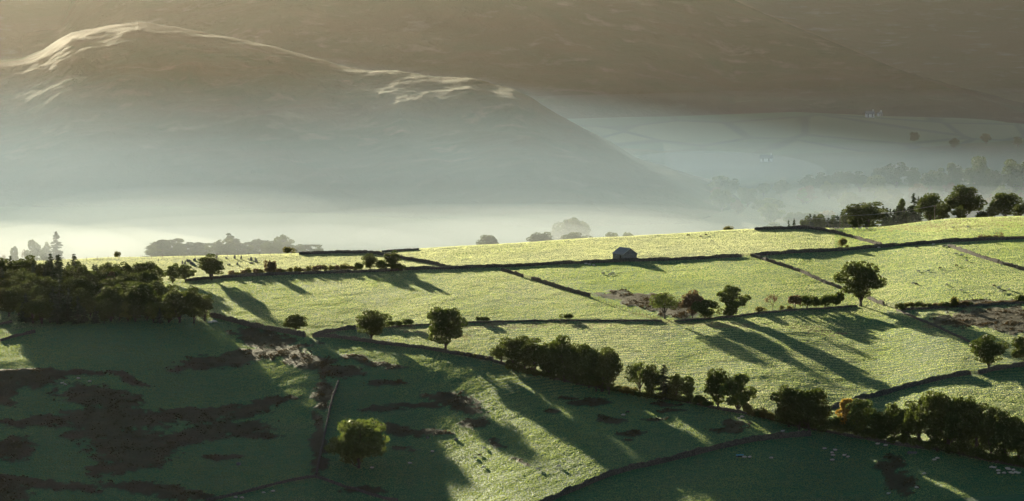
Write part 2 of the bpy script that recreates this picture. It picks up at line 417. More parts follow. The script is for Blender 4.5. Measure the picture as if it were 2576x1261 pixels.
HE = [(2480, 562, 260, 14, -0.05), (2330, 569, 130, 6, -0.03), (1350, 818, 240, 7, 0.0), (1100, 838, 90, 12, 0.1), (1640, 800, 60, 5, 0.2), (1400, 700, 0.1, 0.1, 0),
      (2480, 800, 140, 24, -0.05), (1610, 756, 60, 12, 0.1), (690, 880, 0.1, 0.1, 0), (2040, 830, 90, 10, 0.1), (1800, 815, 120, 8, 0)]
def patch(px, row, tab, seed):
    m = np.zeros(np.shape(px)) - 9.0
    wx = 22 * fbm(px / 60.0, row / 22.0, 3, seed); wy = 9 * fbm(px / 50.0, row / 20.0, 3, seed + 5)
    X = px + wx; Y = row + wy
    for (cx, cy, rx, ry, tl) in tab:
        dx = X - cx; dy = Y - cy - tl * dx
        m = np.maximum(m, 1.0 - np.sqrt((dx / rx) ** 2 + (dy / ry) ** 2))
    e = fbm(px / 14.0, row / 6.0, 3, seed + 9) * 0.35
    return smooth01((m + e * 1.3) / 0.34 + 0.40)

ys_ = np.concatenate([np.arange(0, 1000, 50.0), np.arange(1000, 1180, 6.0), np.arange(1180, 1900, 1.25), np.arange(1900, 2000, 2.5), np.arange(2000, 2400, 12.0), np.arange(2400, 4060, 40.0), np.array([4300.0, 4600.0, 9100.0])])
us_ = np.concatenate([np.arange(-0.26, -0.166, 0.004), np.arange(-0.166, 0.1661, 0.00045), np.arange(0.170, 0.26, 0.004)])
YY, UU = np.meshgrid(ys_, us_, indexing='ij')
XX = UU * np.maximum(YY, 300.0)
ZZ = base_z(XX, YY) + relief(XX, YY)
ZZ = np.where(YY > 4100, -330.0, ZZ)
PXg, RWg = project(XX, np.maximum(YY, 300), ZZ)
front = (YY < 2050) & (YY > 1000)
brm = np.where(front & (YY < 1870), patch(PXg, RWg, BR, 31), 0.0)
hem = np.where(front, patch(PXg, RWg, HE, 77), 0.0)
hem = np.maximum(hem, np.where(YY > 2000, 0.5, 0.0)) * (1 - 0.7 * brm)
ZZ = ZZ + brm * (0.20 + 0.12 * fbm(XX / 2.5, YY / 4.0, 2, 55))
# low mown rows in the middle field
rows_m = np.where(front, smooth01((RWg - 800) / 30) * smooth01((1010 - RWg) / 30) * smooth01((PXg - 1150) / 120) * (1 - brm), 0)
ZZ = ZZ + rows_m * 0.07 * np.sin((YY + 0.12 * XX + 2.0 * fbm(XX / 40, YY / 40, 2, 8)) * 2 * math.pi / 5.0)
nv, nu = YY.shape
V = np.stack([XX, YY, ZZ], -1).reshape(-1, 3)
idx = np.arange(nv * nu).reshape(nv, nu)
Fq = np.stack([idx[:-1, :-1], idx[:-1, 1:], idx[1:, 1:], idx[1:, :-1]], -1).reshape(-1, 4)
gme = mesh_np("ground", V, Fq, M['ground'], True)
def fld(px, rw):  # field tint: dryness plus the sunlight growing brighter up the slope
    l1 = np.interp(px, [0, 466, 859, 1123, 1717, 2147, 2576], [735, 705, 684, 675, 652, 626, 600])
    l2 = np.interp(px, [0, 530, 767, 859, 1067, 1430, 1665, 1913, 2147, 2576], [830, 798, 846, 829, 819, 806, 808, 788, 770, 762])
    l3 = np.interp(px, [0, 530, 787, 1054, 1309, 1574, 1817, 2097, 2576], [830, 798, 848, 875, 930, 986, 1032, 1090, 1180])
    d1 = np.interp(rw, [671, 748, 808], [1262, 1484, 1665]); d2 = np.interp(rw, [642, 729, 770], [1891, 2112, 2200])
    up = np.where(px < 1000, 1.1, np.where(px < 2100, 0.95, 0.3))
    mid_ = np.where(px < d1, 0.45, np.where(px < d2, 0.15, 0.3))
    low = np.where(px < 1700, 0.55, 0.35)
    f = np.where(rw < l1, up, np.where(rw < l2, mid_, np.where(rw < l3, low, -0.1)))
    w = 0.35 * fbm(px / 170.0, rw / 45.0, 3, 61)
    return np.clip(f + w, 0, 1)
ca = gme.color_attributes.new("zone", 'FLOAT_COLOR', 'POINT')
cc = np.zeros((nv * nu, 4), dtype=np.float32); cc[:, 0] = brm.ravel(); cc[:, 1] = hem.ravel(); cc[:, 2] = np.where(front, fld(PXg, RWg), 0.3).ravel(); cc[:, 3] = 1
ca.data.foreach_set("color", cc.ravel())
ground = link("ground", gme); tag(ground, kind="structure")

# ------------------------------------------------------------------ hills and mountains behind
def hill_sheet(name, crest, dist, run, back, mat, foot=-235.0, amp=6.0, wl=90.0, prof=1.25, seed=1, px0=-1500, px1=3900, npx=500, nt=70, crest_amp=0.25):
    p = np.linspace(px0, px1, npx)
    rowc = lin(crest, p); d = lin(dist, p); L = lin(run, p)
    zc = np.array([d[i] * G(rowc[i]) for i in range(npx)])
    ux = (p - W_D / 2) / F * (cP - G(300) * sP)
    t = np.concatenate([np.linspace(-1, 0, 14)[:-1], np.linspace(0, 1, nt)])
    T, P = np.meshgrid(t, np.arange(npx), indexing='ij')
    dd = d[P]; LL = L[P]; zz = zc[P]
    Y = np.where(T < 0, dd - T * back, dd - T * LL)
    X = ux[P] * Y
    h = np.maximum(zz - foot, 1.0)
    Z = np.where(T < 0, zz - 0.9 * h * np.abs(T), zz - h * np.clip(T, 0, 1) ** prof)
    n = fbm(X / wl, Y / wl, 6, seed, 0.55)
    ridged = 1 - 2 * np.abs(fbm(X / (wl * 1.9), Y / (wl * 2.4), 4, seed + 40))
    k = crest_amp + (1 - crest_amp) * smooth01(np.abs(T) * 5)
    fade = smooth01((1 - np.clip(T, 0, 1)) * 4)
    Z = Z + amp * (n + 0.6 * (ridged - 0.5)) * k * fade * np.clip(h / 60, 0.15, 1)
    V = np.stack([X, Y, Z], -1).reshape(-1, 3)
    a, b = T.shape; idx = np.arange(a * b).reshape(a, b)
    Fq = np.stack([idx[:-1, :-1], idx[1:, :-1], idx[1:, 1:], idx[:-1, 1:]], -1).reshape(-1, 4)
    o = link(name, mesh_np(name, V, Fq, mat, True)); tag(o, kind="structure"); return o

HILL = [(-1500, 230), (-600, 190), (-200, 165), (0, 150), (60, 143), (110, 122), (150, 97), (180, 82), (220, 74), (285, 66), (350, 60), (440, 72), (520, 86), (600, 98), (700, 118), (780, 140),
        (860, 166), (930, 179), (1000, 181), (1080, 193), (1180, 198), (1290, 223), (1340, 246), (1400, 286), (1500, 336), (1600, 396), (1700, 432), (1800, 478), (1880, 518), (1960, 552), (2030, 575), (2100, 600)]
hill_sheet("hill", HILL, [(-1500, 3500), (400, 3450), (1200, 3250), (2100, 2850)], [(-1500, 620), (400, 560), (1300, 480), (1700, 330), (2100, 120)], 400.0, M['fell'],
           amp=8.5, wl=75.0, prof=1.35, seed=3, px1=2100, npx=900, nt=150)
MTA = [(-1500, 250), (-300, 190), (0, 136), (20, 112), (60, 72), (100, 60), (150, 52), (170, 30), (200, -30), (320, -150), (700, -260), (1200, -240), (1600, -120), (1840, 0), (2050, 90), (2200, 152), (2400, 225), (2600, 292), (3900, 320)]
hill_sheet("mountain", MTA, [(-1500, 4700), (1500, 4800), (1840, 4700), (2576, 4000), (3900, 3900)], [(-1500, 800), (1500, 900), (2576, 330), (3900, 330)], 700.0, M['far_fell'], foot=-240, amp=20.0, wl=260.0, prof=1.0, seed=12, npx=700, nt=110, crest_amp=0.12)
MTB = [(-1500, -690), (-450, -680), (-200, -675), (120, -670), (900, -660), (1200, -650), (2000, -420), (3900, -500)]  # unseen crest, its height set by where it shades the valley mist
hill_sheet("far_mountain", MTB, [(-1500, 6500), (3900, 6800)], [(-1500, 2400), (3900, 2750)], 900.0, M['distant_fell'], foot=-260, amp=12.0, wl=420.0, prof=0.9, seed=22, npx=400, nt=80, crest_amp=0.1)
FARM = [(-1500, 340), (900, 330), (1500, 300), (2000, 282), (2400, 300), (2700, 322), (3900, 325)]
hill_sheet("valley_side", FARM, [(-1500, 3900), (3900, 3900)], [(-1500, 460), (3900, 460)], 140.0, M['farmland'], foot=-227.5, amp=3.0, wl=130.0, prof=1.1, seed=32, px0=900, npx=400, nt=90)

# ------------------------------------------------------------------ haze and valley mist
def vol_box(name, x0, x1, y0, y1, z0, z1, density, color, aniso):
    mb = MB(); mb.box(((x0 + x1) / 2, (y0 + y1) / 2, (z0 + z1) / 2), (x1 - x0, y1 - y0, z1 - z0))
    m, nt, out = new_mat(name)
    v = nt.nodes.new("ShaderNodeVolumePrincipled")
    v.inputs["Color"].default_value = rgb(color); v.inputs["Density"].default_value = density
    v.inputs["Anisotropy"].default_value = aniso
    nt.links.new(v.outputs[0], out.inputs["Volume"])
    o = mb.build(name, m); tag(o, kind="stuff"); return o
XR = 235.0
vol_box("haze", -2600, 2600, -60, 8900, -345, 420, 0.0000011, (1.0, 0.98, 0.96), 0.7)
def vol_prism(name, x0, xn, xf, y0, y1, z0, z1, density, color, aniso):      # box whose right side slants, so the mist thins out gradually
    mb = MB(); v = [(x0, y0, z0), (xn, y0, z0), (xf, y1, z0), (x0, y1, z0), (x0, y0, z1), (xn, y0, z1), (xf, y1, z1), (x0, y1, z1)]
    mb.add(v, [(3, 2, 1, 0), (4, 5, 6, 7), (0, 1, 5, 4), (1, 2, 6, 5), (2, 3, 7, 6), (3, 0, 4, 7)])
    m, nt, out = new_mat(name); v = nt.nodes.new("ShaderNodeVolumePrincipled")
    v.inputs["Color"].default_value = rgb(color); v.inputs["Density"].default_value = density; v.inputs["Anisotropy"].default_value = aniso
    nt.links.new(v.outputs[0], out.inputs["Volume"]); o = mb.build(name, m); tag(o, kind="stuff")
for k_, zt_ in enumerate([-146, -151, -156, -162, -170, -178]):
    vol_prism("mist", -1500 + k_, 230 + 45 * k_, -230 + 45 * k_, 2260 + 12 * k_, 3700 + 10 * k_, -243 + 0.1 * k_, zt_, 0.000080, (0.42, 0.56, 0.70), 0.25)  # blue-grey shade over the valley is put into this mist colour
vol_box("mist", -1490, 1500, 2330, 3760, -243.8, -184, 0.00013, (0.42, 0.56, 0.70), 0.25)
vol_box("mist", -1480, 1480, 1925, 2250, -243, -163, 0.00026, (0.85, 0.96, 1.0), 0.3)
vol_box("mist", -1400, 1400, 1935, 2500, -242, -188, 0.00018, (0.80, 0.90, 1.0), 0.0)
vol_box("mist", -1380, 1380, 1950, 2420, -241, -198, 0.00032, (0.80, 0.90, 1.0), 0.0)
vol_box("mist", 120, 1400, 3120, 3420, -241, -212, 0.0014, (0.97, 0.99, 1.0), 0.3)
vol_box("mist", -2500, 2500, 2050, 8800, -342, 400, 0.0000095, (1.0, 0.91, 0.80), 0.83)  # warm glow of the low sun is put into this mist colour

def mist_bank(px, row, y, rx, ry, rz, density):            # a thin drifting lens of ground mist
    bm = bmesh.new(); bmesh.ops.create_uvsphere(bm, u_segments=32, v_segments=14, radius=1.0)
    for v in bm.verts: v.co = Vector((v.co.x * rx, v.co.y * ry, v.co.z * rz * (1 + 0.25 * float(vnoise(v.co.x * 2.1 + px, v.co.y * 2.3, 4)))))
    me = bpy.data.meshes.new("mist"); bm.to_mesh(me); bm.free()
    m, nt, out = new_mat("mist"); v = nt.nodes.new("ShaderNodeVolumePrincipled")
    v.inputs["Color"].default_value = (0.86, 0.93, 1.0, 1); v.inputs["Density"].default_value = density; v.inputs["Anisotropy"].default_value = 0.1
    nt.links.new(v.outputs[0], out.inputs["Volume"]); me.materials.append(m)
    o = link("mist", me, None, (X_over_Y(px, row) * y, y, y * G(row))); tag(o, kind="stuff")
mist_bank(430, 550, 2480, 100, 260, 8, 0.00030)
mist_bank(560, 556, 2440, 110, 200, 7, 0.00030)
mist_bank(330, 566, 2400, 90, 180, 6, 0.00030)
mist_bank(820, 590, 2250, 150, 130, 6, 0.0007)
mist_bank(1250, 572, 2330, 120, 150, 7, 0.0008)
mist_bank(1800, 428, 3290, 85, 200, 8, 0.0030)
mist_bank(2190, 500, 2700, 60, 120, 4, 0.0008)
mist_bank(2420, 508, 2480, 90, 130, 4, 0.0006)
mist_bank(70, 628, 1955, 55, 48, 12, 0.0026)
mist_bank(590, 618, 1995, 105, 55, 9, 0.0016)
mist_bank(1400, 592, 1985, 95, 55, 8, 0.0014)
mist_bank(2150, 290, 3900, 560, 240, 20, 0.00016)
mist_bank(1500, 560, 2400, 90, 130, 4, 0.0006)

# ------------------------------------------------------------------ vegetation prototypes (unit crown meshes, nominal sizes in metres)
def quads(cen, t1, t2, a, b):
    n = len(cen)
    v = np.empty((n, 4, 3))
    v[:, 0] = cen - t1 * a; v[:, 1] = cen - t2 * b * 0.9; v[:, 2] = cen + t1 * a; v[:, 3] = cen + t2 * b
    return v.reshape(-1, 3), np.arange(n * 4).reshape(n, 4)
def rand_unit(n):
    v = rng.normal(size=(n, 3)); return v / np.linalg.norm(v, axis=1)[:, None]
def frame(nrm):
    a = np.cross(nrm, rand_unit(len(nrm))); a /= np.linalg.norm(a, axis=1)[:, None] + 1e-9
    return a, np.cross(nrm, a)

def broadleaf(H=14.0, Wd=13.0, bole=0.16, nl=26, nleaf=4200, leaf=0.30, gap=0.25, flat=1.0, shape=0.0, limbs=7):
    """crown of leaf clumps on lobes + trunk with limbs; returns (crown verts, faces), trunk MB"""
    zc = H * (bole + (1 - bole) * 0.46); rz = H * (1 - bole) * 0.5 * flat; rx = Wd / 2
    L = []
    tries = 0
    while len(L) < nl and tries < 4000:
        tries += 1
        u = rand_unit(1)[0] * rng.uniform(0.25, 0.80)
        r = rng.uniform(0.21, 0.38) * rx
        zz = u[2] * rz
        taper = 1.0 - shape * max(0.0, zz / rz)
        c = np.array([u[0] * rx * taper, u[1] * rx * taper, zc + zz])
        if c[2] - r * 0.78 < H * bole * 0.8: continue
        L.append((c, r))
    w = np.array([r ** 2 for _, r in L]); w /= w.sum()
    pick = rng.choice(len(L), nleaf, p=w)
    C = np.array([c for c, _ in L])[pick]; RR = np.array([r for _, r in L])[pick]
    d = rand_unit(nleaf); d[:, 2] = np.where(d[:, 2] < -0.25, d[:, 2] * 0.5, d[:, 2])
    rad = RR * rng.uniform(0.72, 1.08, nleaf) ** 0.7
    P = C + d * rad[:, None] * np.array([1, 1, 0.78])
    g = fbm(P[:, 0] * 0.9 + P[:, 2] * 0.8, P[:, 1] * 0.9 - P[:, 2] * 0.6, 3, int(rng.integers(1000)))
    P = P[g > -gap * 1.6 + 0.0 - 0.2]
    n = len(P)
    nr = d[:n] * 0.6 + rand_unit(n) * 0.7; nr /= np.linalg.norm(nr, axis=1)[:, None]
    a, b = frame(nr)
    s = leaf * rng.uniform(0.6, 1.35, n)[:, None]
    cv = quads(P, a, b, s * 1.15, s * 0.8)
    t = MB()
    tr = 0.030 * H
    top = Vector((rng.uniform(-.3, .3), rng.uniform(-.3, .3), H * (bole + 0.30)))
    t.tube([(0, 0, -0.6), (0, 0, 0.0), (0.03, 0.02, H * bole * 0.6), top * 0.75 + Vector((0, 0, 0.1)), top], [tr * 1.5, tr * 1.15, tr * 0.85, tr * 0.62, tr * 0.4], 8)
    for k in range(limbs):
        c = L[int(rng.integers(len(L)))][0]
        st = Vector((0, 0, H * bole * rng.uniform(0.8, 1.6)))
        e = Vector(c); m = (st + e) / 2 + Vector((0, 0, -0.4 + rng.uniform(0, .9)))
        t.tube([st, m, e], [tr * 0.42, tr * 0.28, tr * 0.10], 5)
    return cv, t

def spruce(H=16.0, Wd=6.5, n=2600, droop=0.35):
    P = []; O = []; S = []
    nb = int(n / 26)
    for b in range(nb):
        f = rng.uniform(0.05, 0.985) ** 0.9; z0 = H * f; k = 1 - f
        L_ = Wd / 2 * (k ** 0.8) * rng.uniform(0.55, 1.15) + 0.12
        th = rng.uniform(0, 6.283); c, s = math.cos(th), math.sin(th)
        for q in range(26):
            t = rng.uniform(0.12, 1.0); r = L_ * t
            z = z0 - droop * r * (1.25 - 0.45 * t) + (0.22 * L_ * max(0, t - 0.7)) - rng.uniform(0, 0.35) * (0.4 + k)
            sd = rng.normal() * 0.20 * L_ * (1.15 - t)
            P.append((c * r - s * sd, s * r + c * sd, z)); O.append((c, s, -0.35 + rng.normal() * 0.2)); S.append((0.16 + 0.20 * k) * rng.uniform(0.7, 1.3))
    P = np.array(P); O = np.array(O); O /= np.linalg.norm(O, axis=1)[:, None]; S = np.array(S)[:, None]
    side = np.cross(O, rand_unit(len(P))); side /= np.linalg.norm(side, axis=1)[:, None]
    cv = quads(P, O, side, S * 1.9, S * 0.8)
    t = MB(); t.tube([(0, 0, -0.5), (0, 0, H * 0.5), (0, 0, H * 0.99)], [0.26, 0.16, 0.03], 6)
    return cv, t

def pine(H=15.0, Wd=8.0, n=2200):
    L = []
    for k in range(20):
        zz = H * rng.uniform(0.35, 0.97); r0 = Wd * 0.5 * rng.uniform(0.1, 0.75) * (1.15 - (zz / H) * 0.55)
        th = rng.uniform(0, 6.28); L.append((np.array([math.cos(th) * r0, math.sin(th) * r0, zz]), rng.uniform(0.7, 1.5)))
    pick = rng.choice(len(L), n); C = np.array([c for c, _ in L])[pick]; RR = np.array([r for _, r in L])[pick]
    P = C + rand_unit(n) * (RR * rng.uniform(0.5, 1.05, n))[:, None] * np.array([1.25, 1.25, 0.55])
    a, b = frame(rand_unit(n)); s = rng.uniform(0.2, 0.42, n)[:, None]
    cv = quads(P, a, b, s * 1.1, s * 0.7)
    t = MB(); t.tube([(0, 0, -0.5), (0.1, 0, H * 0.5), (0.0, 0.1, H * 0.92)], [0.3, 0.2, 0.07], 6)
    for c, r in L[:8]: t.tube([(0, 0, c[2] * 0.85), tuple(c)], [0.1, 0.04], 4)
    return cv, t

def bare(H=7.0, Wd=6.0, n=500, leaf=0.2):       # thin, half-bare small tree
    t = MB(); tips = []
    t.tube([(0, 0, -0.4), (0.05, 0, H * 0.3)], [0.17, 0.12], 6)
    def grow(p, d, l, r, lv):
        e = p + d * l; m = (p + e) / 2 + Vector(rand_unit(1)[0]) * l * 0.08
        t.tube([p, m, e], [r, r * 0.8, r * 0.6], 4)
        tips.append(e); tips.append(m)
        if lv == 0: return
        for k in range(3):
            nd = (d + Vector(rand_unit(1)[0]) * 0.75); nd.z = abs(nd.z) * 0.7 + 0.05; nd.normalize()
            grow(e, nd, l * rng.uniform(0.6, 0.8), r * 0.6, lv - 1)
    for k in range(4):
        th = k * 1.57 + rng.uniform(-.5, .5)
        grow(Vector((0, 0, H * 0.28)), Vector((math.cos(th) * 0.7, math.sin(th) * 0.7, 0.75)).normalized(), H * 0.25, 0.075, 3)
    T = np.array([tuple(v) for v in tips]); sc = np.array([Wd / 2 / np.abs(T[:, :2]).max(), Wd / 2 / np.abs(T[:, :2]).max(), H / T[:, 2].max()])
    t.v = [(v[0] * sc[0], v[1] * sc[1], v[2] * sc[2] if v[2] > 0 else v[2]) for v in t.v]
    T = T * sc
    P = T[rng.integers(len(T), size=n)] + rng.normal(size=(n, 3)) * 0.35
    a, b = frame(rand_unit(n)); s = leaf * rng.uniform(0.6, 1.3, n)[:, None]
    return quads(P, a, b, s, s * 0.7), t

def bush(H=4.0, Wd=5.0, n=1100, leaf=0.24, stem=0.12):
    L = [(np.array([rng.normal() * Wd * 0.20, rng.normal() * Wd * 0.20, H * rng.uniform(stem + 0.22, 0.74)]), rng.uniform(0.22, 0.34) * Wd) for _ in range(9)]
    pick = rng.choice(len(L), n); C = np.array([c for c, _ in L])[pick]; RR = np.array([r for _, r in L])[pick]
    d = rand_unit(n); P = C + d * (RR * rng.uniform(0.6, 1.1, n))[:, None] * np.array([1, 1, 0.75])
    P[:, 2] = np.clip(P[:, 2], H * stem * rng.uniform(0.6, 1.4, n), H * 1.03)
    P[:, :2] *= (Wd / 2 / np.percentile(np.abs(P[:, :2]), 97))
    a, b = frame(rand_unit(n)); s = leaf * rng.uniform(0.6, 1.35, n)[:, None]
    cv = quads(P, a, b, s * 1.1, s * 0.8)
    t = MB()
    for k in range(4):
        th = rng.uniform(0, 6.28); e = Vector((math.cos(th) * Wd * 0.22, math.sin(th) * Wd * 0.22, H * 0.6))
        t.tube([(math.cos(th) * 0.1, math.sin(th) * 0.1, -0.3), e * 0.5, e], [0.10, 0.07, 0.03], 5)
    return cv, t

PROTO = {}
def reg(key, gen, H, Wd, mat, **kw):
    (v, f), t = gen(H=H, Wd=Wd, **kw)
    zmax = np.percentile(v[:, 2], 99.6); wmax = np.percentile(np.abs(v[:, :1]), 99.0)
    PROTO.setdefault(key, []).append(dict(crown=mesh_np("crown", v, f, M[mat]), trunk=t.mesh("trunk", M['bark'], True), H=zmax, W=2 * wmax))
for k in range(4): reg('oak', broadleaf, 14, 13.5, 'leaf_oak', nl=40, nleaf=6500, gap=0.28, bole=0.07)
for k in range(2): reg('round', broadleaf, 12, 11, 'leaf_oak', nl=44, nleaf=6500, bole=0.06, gap=0.4)
for k in range(3): reg('tall', broadleaf, 16, 11, 'leaf_oak', nl=42, nleaf=6800, bole=0.03, gap=0.3, shape=0.25)
for k in range(3): reg('pale', broadleaf, 12, 9, 'leaf_pale', nl=32, nleaf=4200, bole=0.04, gap=0.15)
for k in range(2): reg('open', broadleaf, 12, 12, 'leaf_pale', nl=22, nleaf=2200, bole=0.2, gap=0.08, limbs=14)
for k in range(2): reg('browntree', broadleaf, 8, 8, 'leaf_brown', nl=30, nleaf=3400, bole=0.06, gap=0.15, leaf=0.26)
reg('paleround', broadleaf, 12, 14, 'leaf_pale', nl=48, nleaf=7500, bole=0.02, gap=0.25)
reg('orange', broadleaf, 10, 8, 'leaf_orange', nl=32, nleaf=3800, bole=0.04, gap=0.2)
for k in range(3): reg('spruce', spruce, 16, 7.0, 'leaf_conifer', n=3400)
reg('widespruce', spruce, 14, 8.5, 'leaf_conifer', n=3800, droop=0.3)
for k in range(3): reg('pine', pine, 15, 8, 'leaf_conifer', n=3000)
for k in range(2): reg('bare', bare, 7, 6, 'leaf_brown')
for k in range(3): reg('bush', bush, 4, 5, 'leaf_hedge')
for k in range(2): reg('darkbush', bush, 4, 5, 'leaf_oak', n=1500)
for k in range(2): reg('brownbush', bush, 3, 4, 'leaf_brown', n=900)
for k in range(2): reg('thorn', bush, 3.2, 5, 'leaf_oak', n=1300, stem=0.42)

KINDNAME = dict(oak='oak_tree', round='round_tree', tall='sycamore_tree', pale='ash_tree', paleround='round_tree', open='open_crowned_tree', browntree='autumn_tree', orange='autumn_tree',
                spruce='spruce_tree', widespruce='spruce_tree', pine='pine_tree', bare='thin_tree', bush='hawthorn_bush', darkbush='holly_bush', brownbush='bramble_bush', thorn='thorn_bush')
LAST = {}
def plant(kind, x, y, z, h, w, label, group=None, cat=None, rz=None, vi=None):
    P = PROTO[kind]
    i = (LAST.get(kind, -1) + 1) % len(P) if vi is None else vi % len(P)
    LAST[kind] = i; p = P[i]
    sx = w / p['W']; sz = h / p['H']
    e = empty(KINDNAME[kind], (x, y, z), random.uniform(0, 6.28) if rz is None else rz, (sx, sx, sz))
    tag(e, label, cat or ('bush' if 'bush' in KINDNAME[kind] else 'tree'), group)
    link("trunk", p['trunk'], e); link("crown", p['crown'], e)
    return e
def tree(kind, px, row, hpx, wpx, label, group=None, cat=None, vi=None, rz=None, sink=0.1):
    x, y, z = at(px, row); m = mpp(y, z)
    return plant(kind, x, y, z - sink, hpx * m, wpx * m, label, group, cat, rz, vi)
def tree_d(kind, px, toprow, y, wpx, label, group=None, cat=None, hmin=3.0, vi=None):
    """tree beyond the crest at distance y, its top at a known height"""
    x, yy, z = at_d(px, y, toprow)
    h = max(y * G(toprow) - z, hmin); m = mpp(y, z)
    return plant(kind, x, yy, z, h, wpx * m, label, group, cat, None, vi)

# --- single field trees
tree('oak', 2165, 770, 111, 116, "large dark spreading oak standing alone where the diagonal wall meets the low fence", vi=0, rz=0.4)
tree('oak', 1121, 880, 107, 102, "tall dark oak on the wall line just left of the long dark tree belt", vi=1, rz=1.4)
tree('oak', 935, 857, 76, 92, "dark broad crowned oak on the wall line, left of the tallest oak in the centre", vi=2, rz=2.2)
tree('round', 743, 836, 44, 52, "small round dark tree beside the gap at the end of the long wall", vi=0, rz=0.8)
tree('paleround', 903, 1178, 124, 146, "large olive green tree standing alone in the dark foreground pasture", vi=3, rz=0.3)
tree('oak', 2487, 928, 84, 92, "dark oak beside the gateway in the curved wall at the right", vi=2, rz=0.1)
tree('oak', 2583, 918, 74, 80, "dark tree cut off by the right edge, behind the curved wall", vi=1, rz=4.0)
tree('open', 1672, 803, 66, 76, "sparse open tree with visible limbs in the rough brown corner of the field", vi=0)
tree('browntree', 1742, 800, 70, 62, "pinkish brown autumn tree beside the rough brown corner, left of its dark neighbour", vi=0)
tree('round', 1774, 803, 50, 52, "squat dark tree pressed against the pinkish brown autumn tree", vi=1)
tree('pale', 1842, 796, 78, 74, "bushy green tree with a lopsided crown on the low fence line", vi=0)
tree('darkbush', 1835, 797, 26, 52, "dark bush at the foot of the bushy green tree on the low fence line", vi=0)
tree('bush', 1912, 788, 16, 28, "low bush on the fence line between the green tree and the thin leaning tree", vi=0)
tree('bare', 1944, 785, 45, 42, "thin brownish tree with bare stems on the fence line left of the clipped hedge", vi=0)
tree('bush', 1966, 782, 14, 14, "smaller low bush right beside the thin brownish tree", vi=1)
tree('bush', 1985, 781, 13, 20, "low bush just left of the clipped hedge below the spreading oak", vi=2)
for i, (a, b, h, w, k) in enumerate([(1999, 778, 36, 34, 'brownbush'), (2030, 777, 36, 38, 'darkbush'), (2052, 776, 31, 30, 'darkbush'), (2075, 775, 33, 36, 'darkbush'), (2103, 774, 40, 40, 'darkbush')]):
    tree(k, a, b, h, w, ["rusty leftmost bush of the short hedge left of the spreading oak", "second bush of the short hedge left of the spreading oak", "third and lowest bush of the short hedge left of the spreading oak",
                         "fourth bush of the short hedge left of the spreading oak", "rightmost and tallest bush of the short hedge, touching the spreading oak"][i], "bushes of the short hedge left of the spreading oak")
for (a, b, h, w, l) in [(982, 824, 14, 20, "dark thorn bush on the fence, left of a pair between the two oaks"), (1001, 823, 13, 18, "dark thorn bush on the fence, right of a pair between the two oaks"),
                        (1026, 822, 16, 23, "dark thorn bush standing apart on the fence just left of the tallest oak"),
                        (1204, 812, 13, 14, "small thorn bush on the fence right of the tallest oak, left of a touching pair"), (1221, 812, 12, 20, "flat thorn bush on the fence right of the tallest oak, right of a touching pair"),
                        (1427, 806, 14, 25, "lone flat topped thorn bush halfway along the fence in the middle field")]:
    tree('thorn', a, b, h * 1.25, w * 1.25, l, "thorn bushes along the middle fence")
tree('bush', 2118, 623, 23, 25, "small brown bush behind the upper wall right of the barn", vi=0)
tree('bush', 2131, 623, 7, 11, "tiny low bush at the foot of the small brown bush behind the upper wall", vi=1)
tree('darkbush', 2267, 782, 20, 24, "dark round bush at the left end of the hedge below the right hand pasture", vi=1)

def spread(pts, n):
    pts = [Vector(p) for p in pts]; L = [0]
    for i in range(len(pts) - 1): L.append(L[-1] + (pts[i + 1] - pts[i]).length)
    out = []
    for k in range(n):
        d = L[-1] * (k + 0.5) / n
        j = max(i for i in range(len(L)) if L[i] <= d + 1e-6); j = min(j, len(pts) - 2)
        out.append(pts[j].lerp(pts[j + 1], (d - L[j]) / (L[j + 1] - L[j])))
    return out
ORD = ["first", "second", "third", "fourth", "fifth", "sixth", "seventh", "eighth", "ninth", "tenth", "eleventh", "twelfth", "thirteenth", "fourteenth", "fifteenth", "sixteenth",
       "seventeenth", "eighteenth", "nineteenth", "twentieth", "twenty first", "twenty second", "twenty third", "twenty fourth", "twenty fifth", "twenty sixth", "twenty seventh", "twenty eighth", "twenty ninth", "thirtieth"]
def hedge(pts, n, h, w, kinds, what, group):
    for i, p in enumerate(spread(pts, n)):
        tree(random.choice(kinds), p.x + random.uniform(-2, 2), p.y, h * random.uniform(0.7, 1.3), w * random.uniform(0.85, 1.3), ORD[i] + " " + what, group)
hedge([(2258, 776), (2391, 774), (2450, 770)], 13, 15, 20, ['bush', 'bush', 'darkbush', 'brownbush'], "bush from the left in the hedge below the right hand pasture", "bushes of the hedge below the right hand pasture")
hedge([(2455, 770), (2600, 760)], 12, 8, 16, ['brownbush'], "low rusty bush from the left in the thin end of the right hand hedge", "low rusty bushes in the thin end of the right hand hedge")
tree('bush', 2401, 774, 29, 20, "taller bush sticking up from the hedge below the right hand pasture")
tree('darkbush', 2570, 762, 22, 30, "dark bush at the right edge above the hedge of the right hand pasture")
hedge([(2440, 606), (2524, 599)], 8, 9, 15, ['bush', 'brownbush'], "scrubby bush from the left on top of the upper right wall", "scrubby bushes on the upper right wall")
tree('bare', 2472, 604, 16, 18, "taller twiggy bush left of its twin on the upper right wall", cat="bush", vi=0)
tree('bare', 2513, 600, 18, 19, "taller twiggy bush right of its twin on the upper right wall", cat="bush", vi=1)

